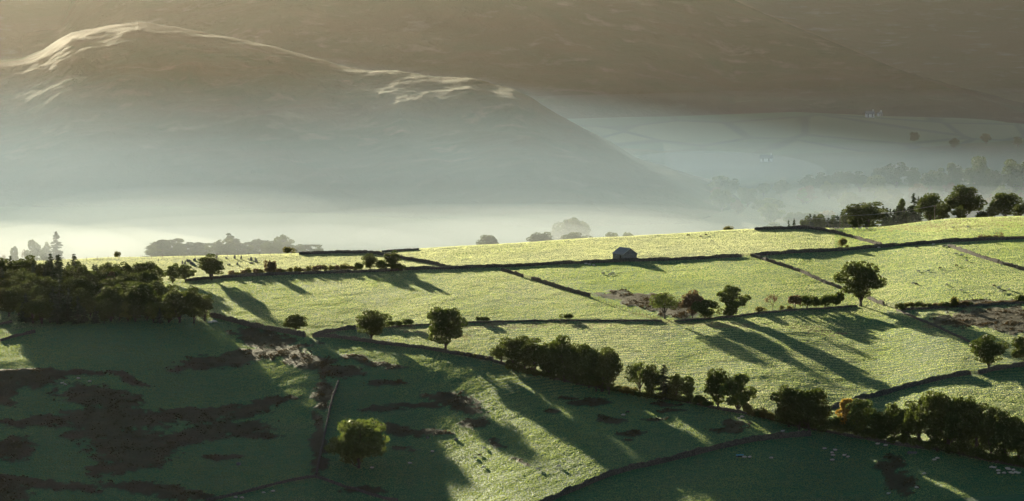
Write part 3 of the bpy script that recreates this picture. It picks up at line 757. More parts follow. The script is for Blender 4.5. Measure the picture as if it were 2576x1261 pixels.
# --- hedge above the long wall, left
hedge([(575, 697), (662, 692), (859, 683), (900, 681)], 22, 16, 20, ['bush', 'bush', 'brownbush'], "bush from the left in the hedge on the long wall", "bushes of the hedge on the long wall")
tree('oak', 362, 727, 68, 64, "dark round tree behind the wood, left of the hedge trees", vi=1)
tree('pale', 398, 720, 50, 24, "narrow pale tree just right of the dark round tree behind the wood")
tree('pale', 434, 713, 50, 48, "pale green tree, left one of a pair below the stone circle")
tree('pale', 467, 711, 44, 44, "pale green tree, right one of a pair below the stone circle")
tree('tall', 533, 705, 66, 66, "large bushy green tree in front of the stone circle", vi=0)
tree('brownbush', 681, 692, 36, 38, "fan shaped brownish bush in the hedge right of the stone circle")
tree('darkbush', 903, 682, 24, 24, "dark bush at the left foot of the pair of hedge trees near the curved wall")
tree('oak', 931, 682, 44, 40, "rounded dark tree, left of the pair near the curved wall")
tree('tall', 985, 683, 52, 42, "taller ragged dark tree, right of the pair near the curved wall", vi=1)
tree('darkbush', 1008, 682, 20, 24, "dark bush at the right foot of the ragged tree near the curved wall")
tree('darkbush', 962, 683, 30, 28, "dark bush between the pair of trees near the curved wall")

# --- trees beyond the crest
tree_d('bush', 725, 622, 1835, 33, "small bright bush behind the crest, right of the stone circle", vi=0)
tree_d('bush', 294, 637, 1830, 20, "tiny lone bush behind the crest fence, far left", vi=1)
tree_d('widespruce', 141, 583, 2010, 46, "tall ragged conifer behind the crest, tallest tree of the far left group")
tree_d('pale', 84, 605, 2020, 32, "slim pale tree behind the crest, left of two beside the tall conifer")
tree_d('pale', 115, 612, 2030, 36, "pale tree behind the crest touching the tall ragged conifer")
tree_d('pale', 36, 621, 2030, 24, "small pale tree behind the crest nearest the left edge")
tree_d('bare', 60, 627, 2020, 17, "small bare tree behind the crest between two pale trees")
tree_d('bare', 5, 640, 2020, 22, "half hidden bare tree at the left edge behind the crest")
tree_d('oak', 1227, 592, 2060, 54, "leftmost misty tree top showing over the middle crest", vi=0)
tree_d('round', 1364, 586, 2070, 62, "dome shaped misty tree top over the middle crest", vi=0)
tree_d('round', 1435, 551, 2380, 78, "large pale tree deep in the mist behind the middle crest", vi=1)
tree_d('oak', 1450, 586, 2090, 74, "broad misty tree top in front of the large pale one", vi=2)
tree_d('open', 1538, 585, 2110, 46, "thin flat misty tree top over the crest above the barn", vi=0)
tree_d('open', 1584, 585, 2110, 42, "low flat misty tree top right of the thin one above the barn", vi=1)
tree_d('bush', 1830, 573, 1880, 30, "low misty bush top peeping over the crest left of the upper wall")
# row of pines in the mist, left
random.seed(11)
for i in range(30):
    px = 384 + i * 14.2 + random.uniform(-4, 4)
    top = 610 + 5 * math.sin(px / 38.0) + random.uniform(-5, 5)
    if px > 740: top = 617 + random.uniform(-3, 5)
    if 560 < px < 600: top = 602
    if px < 405: top += 8
    tree_d(['pine', 'tall', 'pine', 'spruce'][i % 4], px, top, 2060 + random.uniform(0, 60), 44 + random.uniform(0, 10), ORD[i] + " misty pine from the left in the row behind the stone circle", "misty pines behind the stone circle")
tree_d('pine', 581, 588, 2120, 34, "tallest pine of the misty row behind the stone circle")
tree_d('oak', 715, 593, 2130, 58, "broad rounded misty tree rising from the row of pines behind the stone circle", vi=3)
tree_d('pine', 398, 608, 2110, 40, "bushy pine at the left end of the misty row behind the stone circle")
# right group behind the crest
tree_d('tall', 2180, 510, 1935, 96, "large dense rounded tree on the crest behind the upper right field", vi=2)
tree_d('tall', 2152, 533, 1940, 40, "lower dense tree at the left flank of the large rounded one on the crest")
for i in range(11):
    px = 2026 + i * 11.5; top = 546 - 6 * math.sin(i * 0.9) - i * 0.9 + random.uniform(-3, 3)
    tree_d('spruce' if i % 3 else 'tall', px, top, 2060 + random.uniform(-15, 30), 30 + random.uniform(0, 6), ORD[i] + " dark young spruce from the left beyond the upper wall", "young spruces beyond the upper wall")
for i in range(9):
    px = 2222 + i * 9.0; top = 521 + random.uniform(-5, 6)
    tree_d('spruce', px, top, 2070 + random.uniform(-15, 30), 30, ORD[i] + " dark spruce from the left between the rounded tree and the tall spruce", "spruces between the rounded tree and the tall spruce")
tree_d('spruce', 1984, 553, 2020, 13, "tiny lone spruce tip above the upper wall, left of its twin"); tree_d('spruce', 1998, 550, 2020, 15, "tiny lone spruce tip above the upper wall, right of its twin")
tree_d('spruce', 2299, 487, 2090, 42, "tall dark spruce beside the right hand group of big trees"); tree_d('spruce', 2311, 495, 2100, 26, "second tall spruce just right of the tallest one")
tree_d('pale', 2268, 502, 2110, 24, "pale silvery tree between the spruces behind the crest")
tree_d('oak', 2340, 489, 1985, 74, "green clumpy tree standing on the brown field, left of the biggest one", vi=0)
tree_d('tall', 2365, 512, 2000, 50, "lower dark tree in the gap between the two big trees on the brown field")
tree_d('oak', 2425, 469, 2000, 106, "biggest domed tree above the brown field at the upper right", vi=3)
tree_d('pale', 2412, 518, 1975, 38, "small light green tree in front of the biggest domed tree")
tree_d('darkbush', 2470, 533, 1985, 44, "dark bush right of the biggest domed tree")
tree_d('oak', 2530, 486, 1990, 76, "clumpy olive tree at the upper right edge above the brown field", vi=1)
tree_d('pale', 2497, 521, 1980, 34, "bright low tree at the left foot of the clumpy olive tree")
tree_d('tall', 2568, 508, 2000, 44, "dark tree cut off by the right edge beyond the brown field")
tree_d('spruce', 2560, 502, 2030, 20, "dark spruce tip behind the clumpy olive tree at the right edge")

# --- wood at the left
random.seed(5)
WOOD = []
for (rowb, n, h0, h1, x0, x1) in [(722, 17, 60, 80, -30, 335), (745, 17, 66, 84, -30, 400), (770, 17, 66, 86, -30, 430), (795, 18, 62, 86, -10, 440), (812, 19, 50, 76, 30, 440)]:
    for k in range(n):
        px = x0 + (x1 - x0) * (k + 0.5) / n + random.uniform(-7, 7)
        h = random.uniform(h0, h1)
        if px > 210: h *= 0.80
        if px > 300 and rowb > 790: h *= 0.9
        if rowb > 790 + 0.45 * px: continue
        kind = random.choice(['spruce', 'tall', 'tall', 'spruce', 'oak', 'spruce', 'tall'] if px < 260 else ['oak', 'tall', 'oak', 'tall', 'pale', 'round', 'spruce'])
        tree(kind, px, rowb + random.uniform(-4, 4), h, (h * 0.85 if kind in ('oak', 'tall', 'pale') else h * 0.52), "dark tree packed into the thick wood at the left", "trees packed into the wood at the left")
for (px, row, h, w, k, l) in [(127, 735, 96, 42, 'spruce', "tallest spruce tip over the wood, left of a pair"), (144, 735, 92, 42, 'spruce', "spruce tip over the wood, right of a pair"),
                              (187, 738, 99, 52, 'spruce', "slender tall spruce over the middle of the left wood"), (243, 740, 74, 38, 'spruce', "spruce tip above the right half of the left wood"),
                              (217, 738, 68, 26, 'spruce', "short spruce between two taller ones above the left wood"), (24, 740, 62, 30, 'spruce', "low spruce tip at the left edge of the wood"),
                              (84, 735, 78, 18, 'spruce', "thin spruce tip rising left of the pair above the wood"), (280, 745, 60, 34, 'browntree', "reddish brown tree top above the right half of the wood"),
                              (268, 742, 62, 24, 'bare', "half bare reddish tree above the wood beside the reddish brown one"),
                              (452, 812, 92, 62, 'tall', "left tree of the ragged clump at the right end of the wood"), (488, 814, 92, 60, 'oak', "middle tree of the ragged clump at the right end of the wood"),
                              (515, 808, 66, 46, 'tall', "right low tree of the ragged clump at the right end of the wood"), (425, 812, 72, 50, 'pale', "lighter tree left in the ragged clump at the right end of the wood"),
                              (352, 800, 88, 70, 'round', "rounded lighter topped tree at the front right of the wood"), (285, 803, 84, 66, 'round', "wide rounded tree at the front of the wood, left of the lighter topped one"),
                              (55, 806, 50, 34, 'pale', "pale bush like tree at the lower left front of the wood")]:
    tree(k, px, row, h, w, l)

# --- dark tree belts along the lower hedge
for i, (px, row, h, w, k) in enumerate([(1262, 917, 54, 52, 'oak'), (1292, 934, 88, 84, 'oak'), (1345, 945, 94, 84, 'tall'), (1385, 955, 96, 80, 'oak'), (1420, 962, 116, 86, 'oak'), (1452, 968, 98, 76, 'tall'),
                                        (1482, 976, 108, 84, 'oak'), (1515, 985, 108, 82, 'tall'), (1532, 992, 112, 66, 'oak'), (1320, 938, 70, 60, 'tall'), (1500, 985, 70, 60, 'oak')]):
    tree(k, px, row, h, w, ORD[i] + " crown of the long dark tree belt in the centre, counted left to right" if i < 9 else ["low filling tree in the left half of the long central belt", "low filling tree in the right half of the long central belt"][i - 9], "trees of the long central belt")
for (px, row, h, w, k, l) in [(1610, 998, 86, 76, 'open', "open dark tree left in the small clump right of the central belt"), (1640, 1002, 84, 56, 'oak', "middle tree of the small clump right of the central belt"),
                              (1670, 1006, 90, 54, 'spruce', "dense pointed dark tree in the small clump right of the central belt"), (1700, 1008, 68, 44, 'oak', "right tree of the small clump right of the central belt"),
                              (1729, 1012, 66, 46, 'pale', "pale green sparse tree between the two small clumps of the lower hedge"),
                              (1807, 1032, 102, 70, 'oak', "tall tree with a visible trunk, left of the second clump on the lower hedge"), (1856, 1038, 96, 66, 'pale', "greener tree leaning on the tall one in the second clump"),
                              (1985, 1074, 100, 76, 'round', "dark tree, left in the massive third clump on the lower hedge"), (2035, 1084, 106, 84, 'oak', "dark tree, right in the massive third clump on the lower hedge"),
                              (2066, 1086, 78, 50, 'tall', "lower tree on the right flank of the massive third clump"), (1986, 1060, 90, 44, 'pale', "pale topped tree peeping over the massive third clump"),
                              (2010, 1082, 80, 60, 'tall', "middle tree of the massive third clump on the lower hedge"),
                              (2131, 1090, 86, 48, 'orange', "orange leaved autumn tree on the lower hedge"), (2166, 1102, 98, 76, 'pale', "green tree touching the orange one on its right")]:
    tree(k, px, row, h, w, l)
for i, (px, row, h, w, k) in enumerate([(2250, 1112, 96, 66, 'oak'), (2282, 1120, 108, 72, 'tall'), (2312, 1126, 124, 76, 'oak'), (2350, 1132, 146, 90, 'oak'), (2385, 1138, 140, 80, 'tall'), (2418, 1144, 146, 84, 'oak'),
                                        (2455, 1150, 134, 84, 'tall'), (2492, 1158, 132, 86, 'oak'), (2528, 1166, 130, 82, 'tall'), (2562, 1172, 122, 80, 'oak'), (2600, 1180, 110, 80, 'tall')]):
    tree(k, px, row, h, w, ORD[i] + " tree from the left in the big dark belt at the lower right", "trees of the big dark belt at the lower right")
hedge([(1158, 893), (1239, 908)], 5, 9, 20, ['brownbush', 'bush'], "low bush from the left between the tallest oak and the central belt", "low bushes between the tallest oak and the central belt")
hedge([(1558, 988), (1600, 998)], 3, 20, 26, ['bush'], "bush from the left in the gap right of the central belt", "bushes in the gap right of the central belt")
hedge([(1755, 1020), (1790, 1026)], 3, 26, 28, ['bush', 'darkbush'], "bush from the left between the two small clumps", "bushes between the two small clumps")
hedge([(1880, 1046), (1955, 1062)], 6, 26, 26, ['bush', 'darkbush'], "bush from the left between the second and third clumps of the lower hedge", "bushes between the second and third clumps")
hedge([(1270, 932), (1560, 990)], 13, 22, 32, ['darkbush'], "undergrowth bush from the left at the foot of the central belt", "undergrowth at the foot of the central belt")
hedge([(2235, 1116), (2590, 1180)], 13, 30, 40, ['darkbush'], "undergrowth bush from the left at the foot of the big lower right belt", "undergrowth at the foot of the lower right belt")

# --- far misty wood on the valley floor, right
random.seed(21)
FARW = []
def far_tree(kind, px, top, y, w, label, group):
    tree_d(kind, px, top, y, w, label, group, hmin=9.0)
for i, (px, top, w, y) in enumerate([(2256, 411, 60, 3100), (2215, 424, 50, 3080), (2164, 432, 60, 3060), (2120, 432, 55, 3060), (2075, 436, 55, 3050), (2298, 423, 44, 3060), (2345, 430, 50, 3000), (2402, 412, 60, 3040),
                                     (2371, 424, 44, 3020), (2462, 395, 44, 3020), (2456, 412, 66, 3000), (2500, 430, 60, 2980), (2560, 405, 80, 2960), (2600, 410, 80, 2950), (2036, 440, 50, 3060)]):
    far_tree('oak' if i % 2 else 'tall', px, top, y, w, ORD[i] + " blue grey tree of the far wood skyline at the right", "trees of the far wood skyline")
for i in range(96):
    y = 2560 + (i % 8) * 62 + random.uniform(-20, 20)
    lo = 1790 + (y - 2560) * -0.1
    px = random.uniform(1900 if y < 2800 else 1790, 2600)
    rowf = 630.5 + F * (math.atan(225 / y) - PITCH)
    hm = random.uniform(9, 16); kind = random.choice(['oak', 'pale', 'round', 'pale', 'browntree', 'oak'])
    x, yy, z = at_d(px, y, 480)
    if 1940 < px < 2110 and 2700 < y < 2930: continue
    plant(kind, x, yy, z, hm, hm * random.uniform(0.85, 1.15), "misty rounded tree of the valley wood beyond the right hand crest", "misty trees of the valley wood")
for i, (px, y) in enumerate([(2560, 3560), (2480, 3600), (2300, 3620), (2400, 3540)]):
    x, yy, z = at_d(px, y, 380); plant('oak', x, yy, z, 9, 9, ORD[i] + " lone hedgerow tree on the far valley fields", "lone trees on the far valley fields")
hedge([(2090, 1089), (2235, 1116)], 8, 34, 34, ['darkbush'], "added shading bush from the left under the orange tree and its neighbour", "added shading bushes under the orange tree")  # bushes added to block the sun coming through under these trees
hedge([(1600, 1000), (1760, 1018)], 8, 20, 26, ['darkbush'], "undergrowth bush from the left at the foot of the small clump", "undergrowth at the foot of the small clump")
hedge([(1950, 1066), (2080, 1090)], 6, 26, 32, ['darkbush'], "undergrowth bush from the left at the foot of the massive third clump", "undergrowth at the foot of the third clump")
tree('oak', 2212, 1110, 74, 56, "added tree shading the gap between the orange tree's neighbour and the big lower right belt")  # tree added to close a sunlit gap in the belt

# ------------------------------------------------------------------ grass, bracken
def scatter(name, n, mat, fn, wdt, hgt, seed, u0=-0.160, u1=0.160, y0=1230.0, y1=1895.0, lean=0.25):
    r = np.random.default_rng(seed)
    y = np.sqrt(r.uniform(y0 ** 2, y1 ** 2, n)); x = r.uniform(u0, u1, n) * y
    z = base_z(x, y) + relief(x, y)
    px, rw = project(x, y, z)
    k, s = fn(x, y, px, rw, r)
    x, y, z, s = x[k], y[k], z[k], s[k]
    n = len(x)
    th = r.uniform(0, math.pi, n)
    w = wdt * s * r.uniform(0.6, 1.4, n) * 0.5; h = hgt * s * r.uniform(0.6, 1.4, n)
    dx, dy = np.cos(th) * w, np.sin(th) * w
    lx, ly = r.normal(0, lean, n) * h, r.normal(0, lean, n) * h
    v = np.empty((n, 4, 3))
    v[:, 0] = np.stack([x - dx, y - dy, z - 0.05], -1); v[:, 1] = np.stack([x + dx, y + dy, z - 0.05], -1)
    v[:, 2] = np.stack([x + dx * 0.7 + lx, y + dy * 0.7 + ly, z + h], -1); v[:, 3] = np.stack([x - dx * 0.7 + lx, y - dy * 0.7 + ly, z + h * 0.9], -1)
    o = link(name, mesh_np(name, v.reshape(-1, 3), np.arange(n * 4).reshape(n, 4), mat)); tag(o, kind="stuff"); return o
def zone_at(x, y, tab, seed):
    px, rw = project(x, y, base_z(x, y)); return patch(px, rw, tab, seed)
def grass_fn(x, y, px, rw, r):
    b = patch(px, rw, BR, 31)
    c = 0.9 + 0.3 * fbm(x / 2.0, y / 3.2, 3, 91) + 0.2 * fbm(x / 18, y / 25, 2, 92)
    f = fld(px, rw); q = r.uniform(0, 1, len(x)) < f
    return (r.uniform(0, 1, len(x)) > b * 0.8) & (q if DRY_LIT else ~q), np.clip(c, 0.25, 1.6)
DRY_LIT = False
scatter("grass", 1850000, M['grass'], grass_fn, 0.36, 0.095, 4)
DRY_LIT = True
scatter("dry_lit_grass", 1850000, M['grass_dry_lit'], grass_fn, 0.36, 0.095, 4)
def bracken_fn(x, y, px, rw, r):
    b = patch(px, rw, BR, 31); return r.uniform(0.1, 1, len(x)) < b, np.clip(0.7 + 0.8 * fbm(x / 3.0, y / 5.0, 3, 93), 0.25, 1.7)
scatter("bracken", 640000, M['bracken'], bracken_fn, 0.7, 0.42, 5, lean=0.5)

# ------------------------------------------------------------------ drystone walls
def resample(pts, step):
    out = []
    for i in range(len(pts) - 1):
        a, b = Vector(pts[i]), Vector(pts[i + 1]); n = max(1, int((b - a).length / step))
        for k in range(n): out.append(a.lerp(b, k / n))
    out.append(Vector(pts[-1])); return out
def ground_line(pp, step=0.9):
    w = [Vector(at(px, row)[:2] + (0,)) for px, row in pp]
    # round the corners a little
    sm = [w[0]]
    for i in range(1, len(w) - 1):
        sm.append(w[i].lerp(w[i - 1], 0.2)); sm.append(w[i].lerp(w[i + 1], 0.2))
    sm.append(w[-1])
    return resample(sm, step)
def drystone(pp, label, h=1.35, wd=0.75, name="drystone_wall", group="drystone field walls", rag=0.20):
    L = ground_line(pp); vs = []; fs = []
    o = L[0].copy(); o.z = gz(o.x, o.y)
    for i, p in enumerate(L):
        d = (L[min(i + 1, len(L) - 1)] - L[max(i - 1, 0)]).normalized(); nrm = Vector((-d.y, d.x, 0))
        z = gz(p.x, p.y)
        hh = 0.88 * h * (1 + rag * float(vnoise(i * 0.21, 3.3, 5)) + rag * random.uniform(-1, 1) * 0.7)
        wob = 0.08 * float(vnoise(i * 0.35, 9.1, 6))
        for (s, k, dz) in ((-0.5, 1.0, -0.6), (-0.46, 1.0, 0.0), (-0.36, 1.0, 0.55), (-0.26, 1, 0.97), (0.0, 1, 1.04), (0.26, 1, 0.97), (0.36, 1, 0.55), (0.46, 1, 0.0), (0.5, 1, -0.6)):
            off = nrm * (s * wd + wob + random.uniform(-.03, .03))
            zz = z + (dz if dz < 0 else dz * hh)
            vs.append((p.x + off.x - o.x, p.y + off.y - o.y, zz - o.z))
    n = len(L)
    for i in range(n - 1):
        for k in range(8):
            fs.append((i * 9 + k, i * 9 + k + 1, (i + 1) * 9 + k + 1, (i + 1) * 9 + k))
    fs.append(tuple(range(8, -1, -1))); fs.append(tuple((n - 1) * 9 + k for k in range(9)))
    mb = MB(); mb.add(vs, fs)
    ob = mb.build(name, M['wall'], None, False, o); tag(ob, label, "wall", group); return ob

drystone([(466, 708), (566, 700), (650, 695), (859, 687), (1015, 681)], "long wall under the hedge, from the left wood to the pair of hedge trees")
drystone([(1017, 681), (1123, 678), (1288, 671), (1543, 660), (1717, 655), (1866, 646)], "long straight wall passing in front of the stone barn", 1.5)
drystone([(1890, 645), (2000, 638), (2147, 629), (2220, 622), (2367, 612), (2576, 602), (2760, 595)], "upper wall running right from the gateway beyond the barn", 1.6)
drystone([(752, 637), (800, 636.5), (859, 636), (932, 639), (974, 644), (1030, 654), (1091, 666), (1123, 676)], "curved wall on the left crest coming down to the long wall", 1.5)
drystone([(960, 632), (1010, 629.5), (1054, 626.5)], "short far piece of wall on the middle crest", 0.9)
drystone([(1898, 577), (1930, 575.5), (1962, 575), (2011, 575), (2060, 579), (2109, 589), (2150, 600), (2220, 620)], "wall curving over the highest crest and down to the upper wall", 1.5)
drystone([(1262, 682), (1288, 690), (1316, 699)], "short upper piece of the broken diagonal wall below the long wall", 1.5)
drystone([(1338, 704), (1410, 727), (1484, 748)], "lower stretch of the broken diagonal wall, ending in the open field", 1.7)
drystone([(1891, 645), (1938, 660), (1999, 679), (2060, 706), (2118, 729)], "diagonal wall from the gateway down to the large spreading oak", 1.4)
drystone([(2183, 752), (2203, 762), (2224, 769)], "stub of wall just right of the spreading oak", 1.6)
drystone([(2386, 621), (2445, 642), (2514, 664), (2576, 681), (2660, 702)], "diagonal wall in the upper right pasture running off the right edge", 1.5)
drystone([(528, 797), (620, 821), (718, 839), (767, 850)], "wall from the left wood to the small round tree", 2.1)
drystone([(788, 847), (859, 831), (935, 826), (981, 824)], "wall rising right from the gap beside the small round tree", 1.6)
drystone([(981, 824), (1067, 819), (1170, 814), (1288, 810), (1430, 807), (1557, 809), (1665, 810)], "low bank wall under the middle fence between the two fields", 0.75)
drystone([(1695, 810), (1776, 803), (1840, 798), (1913, 790), (1987, 783), (2080, 777), (2155, 772)], "low bank wall under the hedge left of the spreading oak", 0.8)
drystone([(2257, 781), (2318, 808), (2391, 840), (2440, 862)], "low overgrown wall running down from the right hand hedge", 0.8)
drystone([(2262, 781), (2391, 776), (2576, 764), (2700, 756)], "low wall under the right hand hedge", 0.9)
drystone([(788, 849), (859, 851), (932, 862), (1054, 876), (1129, 888), (1239, 909)], "wall under the two big oaks left of the central tree belt", 1.4)
drystone([(1239, 909), (1309, 931), (1459, 969), (1574, 987), (1717, 1010), (1817, 1033), (1917, 1050), (1997, 1074), (2097, 1090), (2200, 1108), (2330, 1132), (2460, 1156), (2600, 1182)], "wall buried under the tree belts of the lower hedge", 1.1)
drystone([(1320, 1290), (1379, 1264), (1434, 1240), (1559, 1189), (1717, 1153), (1790, 1134), (1867, 1117), (1967, 1103), (2040, 1097)], "long curved wall across the lower right foreground", 1.9)
drystone([(2092, 1030), (2167, 1006), (2267, 980), (2367, 956), (2440, 943)], "curved wall climbing from the orange tree to the right gateway", 1.8)
drystone([(2462, 941), (2517, 929), (2576, 923), (2680, 916)], "wall continuing past the gateway oak to the right edge", 1.8)
drystone([(852, 960), (838, 1000), (829, 1032), (814, 1106), (795, 1198)], "steep narrow wall beside the lone foreground tree", 1.2)
drystone([(795, 1202), (859, 1224), (925, 1243), (1000, 1262)], "dim wall in the bottom left foreground, right of the wall corner", 1.0)
drystone([(795, 1202), (700, 1218), (600, 1243), (520, 1262)], "dim wall in the bottom left foreground, left of the wall corner", 1.0)
drystone([(0, 859), (47, 846), (88, 838)], "short lit wall at the left edge below the wood", 1.2)
drystone([(-60, 829), (0, 817), (30, 812)], "broken wall piece at the far left edge under the wood", 1.0)

# ------------------------------------------------------------------ fences
POST = None
def fence(pp, label, spacing=2.6, h=1.15, wires=3):
    global POST
    L = resample([Vector(at(px, row)[:2] + (0,)) for px, row in pp], 0.5)
    pts = []; acc = spacing
    for i, p in enumerate(L):
        if i: acc += (p - L[i - 1]).length
        if acc >= spacing and len(pts) < 95: pts.append(Vector((p.x, p.y, gz(p.x, p.y)))); acc = 0
    e = empty("wire_fence", pts[0]); tag(e, label, "fence", "wire fences")
    if POST is None:
        mb = MB(); mb.box((0, 0, 0.45), (0.13, 0.13, 1.5)); mb.box((0, 0, 1.23), (0.09, 0.09, 0.06)); POST = mb.mesh("post", M['wood'])
    for p in pts:
        o = link("post", POST, e, p - pts[0]); o.scale = (1, 1, h / 1.15)
    mb = MB()
    for k in range(wires):
        for i in range(len(pts) - 1):
            a = pts[i] - pts[0] + Vector((0, 0, h * (0.35 + 0.28 * k))); b = pts[i + 1] - pts[0] + Vector((0, 0, h * (0.35 + 0.28 * k)))
            mb.tube([a, (a + b) / 2 - Vector((0, 0, 0.015)), b], 0.008, 3)
    mb.build("wires", M['wire'], e); return e
fence([(0, 664), (130, 659), (269, 651), (430, 649), (620, 644), (745, 640)], "wire fence on thin posts along the left crest behind the stone circle", 4.3, 1.3)
fence([(1030, 822), (1170, 815.5), (1288, 811.5), (1430, 808.5), (1557, 810.5), (1665, 811.5)], "wire fence along the middle of the lit fields", 1.9, 1.3)
fence([(1716, 806), (1840, 796.5), (1987, 781.5), (2155, 770.5)], "wire fence under the hedge left of the spreading oak", 2.4, 1.2)
fence([(1316, 699), (1338, 704)], "short wire fence closing the gap in the broken diagonal wall", 1.0, 1.2)
fence([(1486, 750), (1560, 777), (1665, 806)], "sagging wire fence edging the rough brown corner", 2.6, 1.1)
fence([(0, 851), (30, 838), (56, 826)], "short wire fence at the left edge below the wood", 1.6, 1.2)

def gate(px0, r0, px1, r1, label):
    a = Vector(at(px0, r0)); b = Vector(at(px1, r1)); L = (b - a).length
    e = empty("field_gate", a, math.atan2(b.y - a.y, b.x - a.x)); tag(e, label, "gate", "field gates")
    dz = b.z - a.z
    for k, x in ((0, 0.0), (1, L)):
        mb = MB(); mb.box((x, 0, dz * k + 0.5), (0.2, 0.2, 1.9)); mb.box((x, 0, dz * k + 1.48), (0.14, 0.14, 0.06)); mb.build("post", M['wood'], e)
    mb = MB(); s = dz / max(L, .1)
    for k in range(5):
        z = 0.25 + k * 0.24
        mb.tube([(0.12, 0, z + s * 0.12), (L - 0.12, 0, z + s * (L - 0.12))], 0.035, 4)
    mb.tube([(0.14, 0.03, 0.25), (L * 0.5, 0.03, 1.2 + s * L * .5), (L - 0.14, 0.03, 0.25 + s * L)], 0.03, 4)
    mb.tube([(0.14, 0, 0.2), (0.14, 0, 1.28)], 0.04, 4); mb.tube([(L - 0.14, 0, 0.2 + s * L), (L - 0.14, 0, 1.28 + s * L)], 0.04, 4)
    mb.build("bars", M['wood'], e)
gate(1868, 646, 1888, 645, "wooden gate in the gap of the long wall right of the barn")
gate(769, 850, 786, 849, "wooden gate in the gap beside the small round tree")
gate(2229, 771, 2252, 778, "wooden gate between the wall stub and the right hand hedge")
gate(2442, 944, 2460, 942, "wooden gate in the curved wall below the gateway oak")

# ------------------------------------------------------------------ stone barn
bx, by, bz = at(1567.5, 656)
ang = math.atan2(-4.2, 6.7)              # length axis swung left of straight away
barn = empty("stone_barn", (bx, by, bz - 0.2), -ang); tag(barn, "small grey stone barn with slate roof behind the long wall", "barn")
# local: +y runs away along the ridge, +x along the gable
GW, BL, EH, RH = 6.7, 7.6, 2.75, 4.75
mb = MB()
t = 0.5
def gable_wall(y0, y1):
    v = [(0, y0, -0.8), (GW, y0, -0.8), (GW, y0, EH), (GW / 2, y0, RH), (0, y0, EH), (0, y1, -0.8), (GW, y1, -0.8), (GW, y1, EH), (GW / 2, y1, RH), (0, y1, EH)]
    mb.add(v, [(0, 1, 2, 3, 4), (9, 8, 7, 6, 5), (0, 5, 6, 1), (1, 6, 7, 2), (2, 7, 8, 3), (3, 8, 9, 4), (4, 9, 5, 0)])
gable_wall(0, t); gable_wall(BL - t, BL)
mb.box((GW - t / 2, BL / 2, EH / 2 - 0.4), (t, BL - 2 * t, EH + 0.8))
mb.box((t / 2, t + 0.45, EH / 2 - 0.4), (t, 0.9, EH + 0.8)); mb.box((t / 2, (BL + 3.0) / 2 - 0.0, EH / 2 - 0.4), (t, BL - 3.0 - 2 * t + 0.6 + 0.4, EH + 0.8))
mb.box((t / 2, 2.15, 2.45), (t, 1.6, 0.62))
mb.build("wall", M['stone'], barn)
for (xa, za, xb, zb) in ((-0.35, EH - 0.22, GW / 2, RH + 0.12), (GW + 0.35, EH - 0.22, GW / 2, RH + 0.12)):
    r_ = MB(); y0, y1 = -0.25, BL + 0.25
    v = [(xa, y0, za), (xb, y0, zb), (xb, y1, zb), (xa, y1, za), (xa, y0, za + 0.16), (xb, y0, zb + 0.16), (xb, y1, zb + 0.16), (xa, y1, za + 0.16)]
    r_.add(v, [(0, 3, 2, 1), (4, 5, 6, 7), (0, 1, 5, 4), (1, 2, 6, 5), (2, 3, 7, 6), (3, 0, 4, 7)])
    rf = r_.build("roof", M['slate'], barn)
    v_ = MB(); v_.tube([(xa, y0 - 0.05, za + 0.12), (xb, y0 - 0.05, zb + 0.12)], 0.11, 4); v_.build("verge", M['verge'], rf)
r_ = MB(); r_.tube([(GW / 2, -0.27, RH + 0.30), (GW / 2, BL + 0.27, RH + 0.30)], 0.13, 6); r_.build("ridge", M['verge'], barn)
d_ = MB(); d_.box((t * 0.7, 2.15, 0.9), (0.08, 1.55, 2.4))
for k in range(4): d_.box((t * 0.7 - 0.06, 1.6 + k * 0.37, 0.9), (0.04, 0.05, 2.3))
d_.build("door", M['door'], barn)

# ------------------------------------------------------------------ stone circle
def boulder(name, x, y, z, w, h, dpt, label, group, cat, mat='stone', lean=0.0, seed=0, top=0.55):
    bm = bmesh.new(); bmesh.ops.create_icosphere(bm, subdivisions=2, radius=1.0)
    r = random.Random(seed); off = [r.uniform(-9, 9) for _ in range(3)]
    for v in bm.verts:
        c = v.co; k = 1 + 0.16 * float(vnoise(c.x * 1.7 + off[0], c.y * 1.7 + c.z * 1.3 + off[1], seed))
        sq = max(abs(c.x), abs(c.y), abs(c.z)); q = c / (sq ** 0.55) * k
        tt = (q.z + 1) / 2; s = 1.0 - (1 - top) * max(0, tt) ** 1.5
        v.co = Vector((q.x * w / 2 * s + lean * tt * h, q.y * dpt / 2 * s, (q.z * 0.5 + 0.45) * h))
    me = bpy.data.meshes.new(name); bm.to_mesh(me); bm.free(); me.materials.append(M[mat])
    o = link(name, me, None, (x, y, z - 0.05 * h)); o.rotation_euler = (0, 0, r.uniform(-0.4, 0.4))
    tag(o, label, cat, group); return o
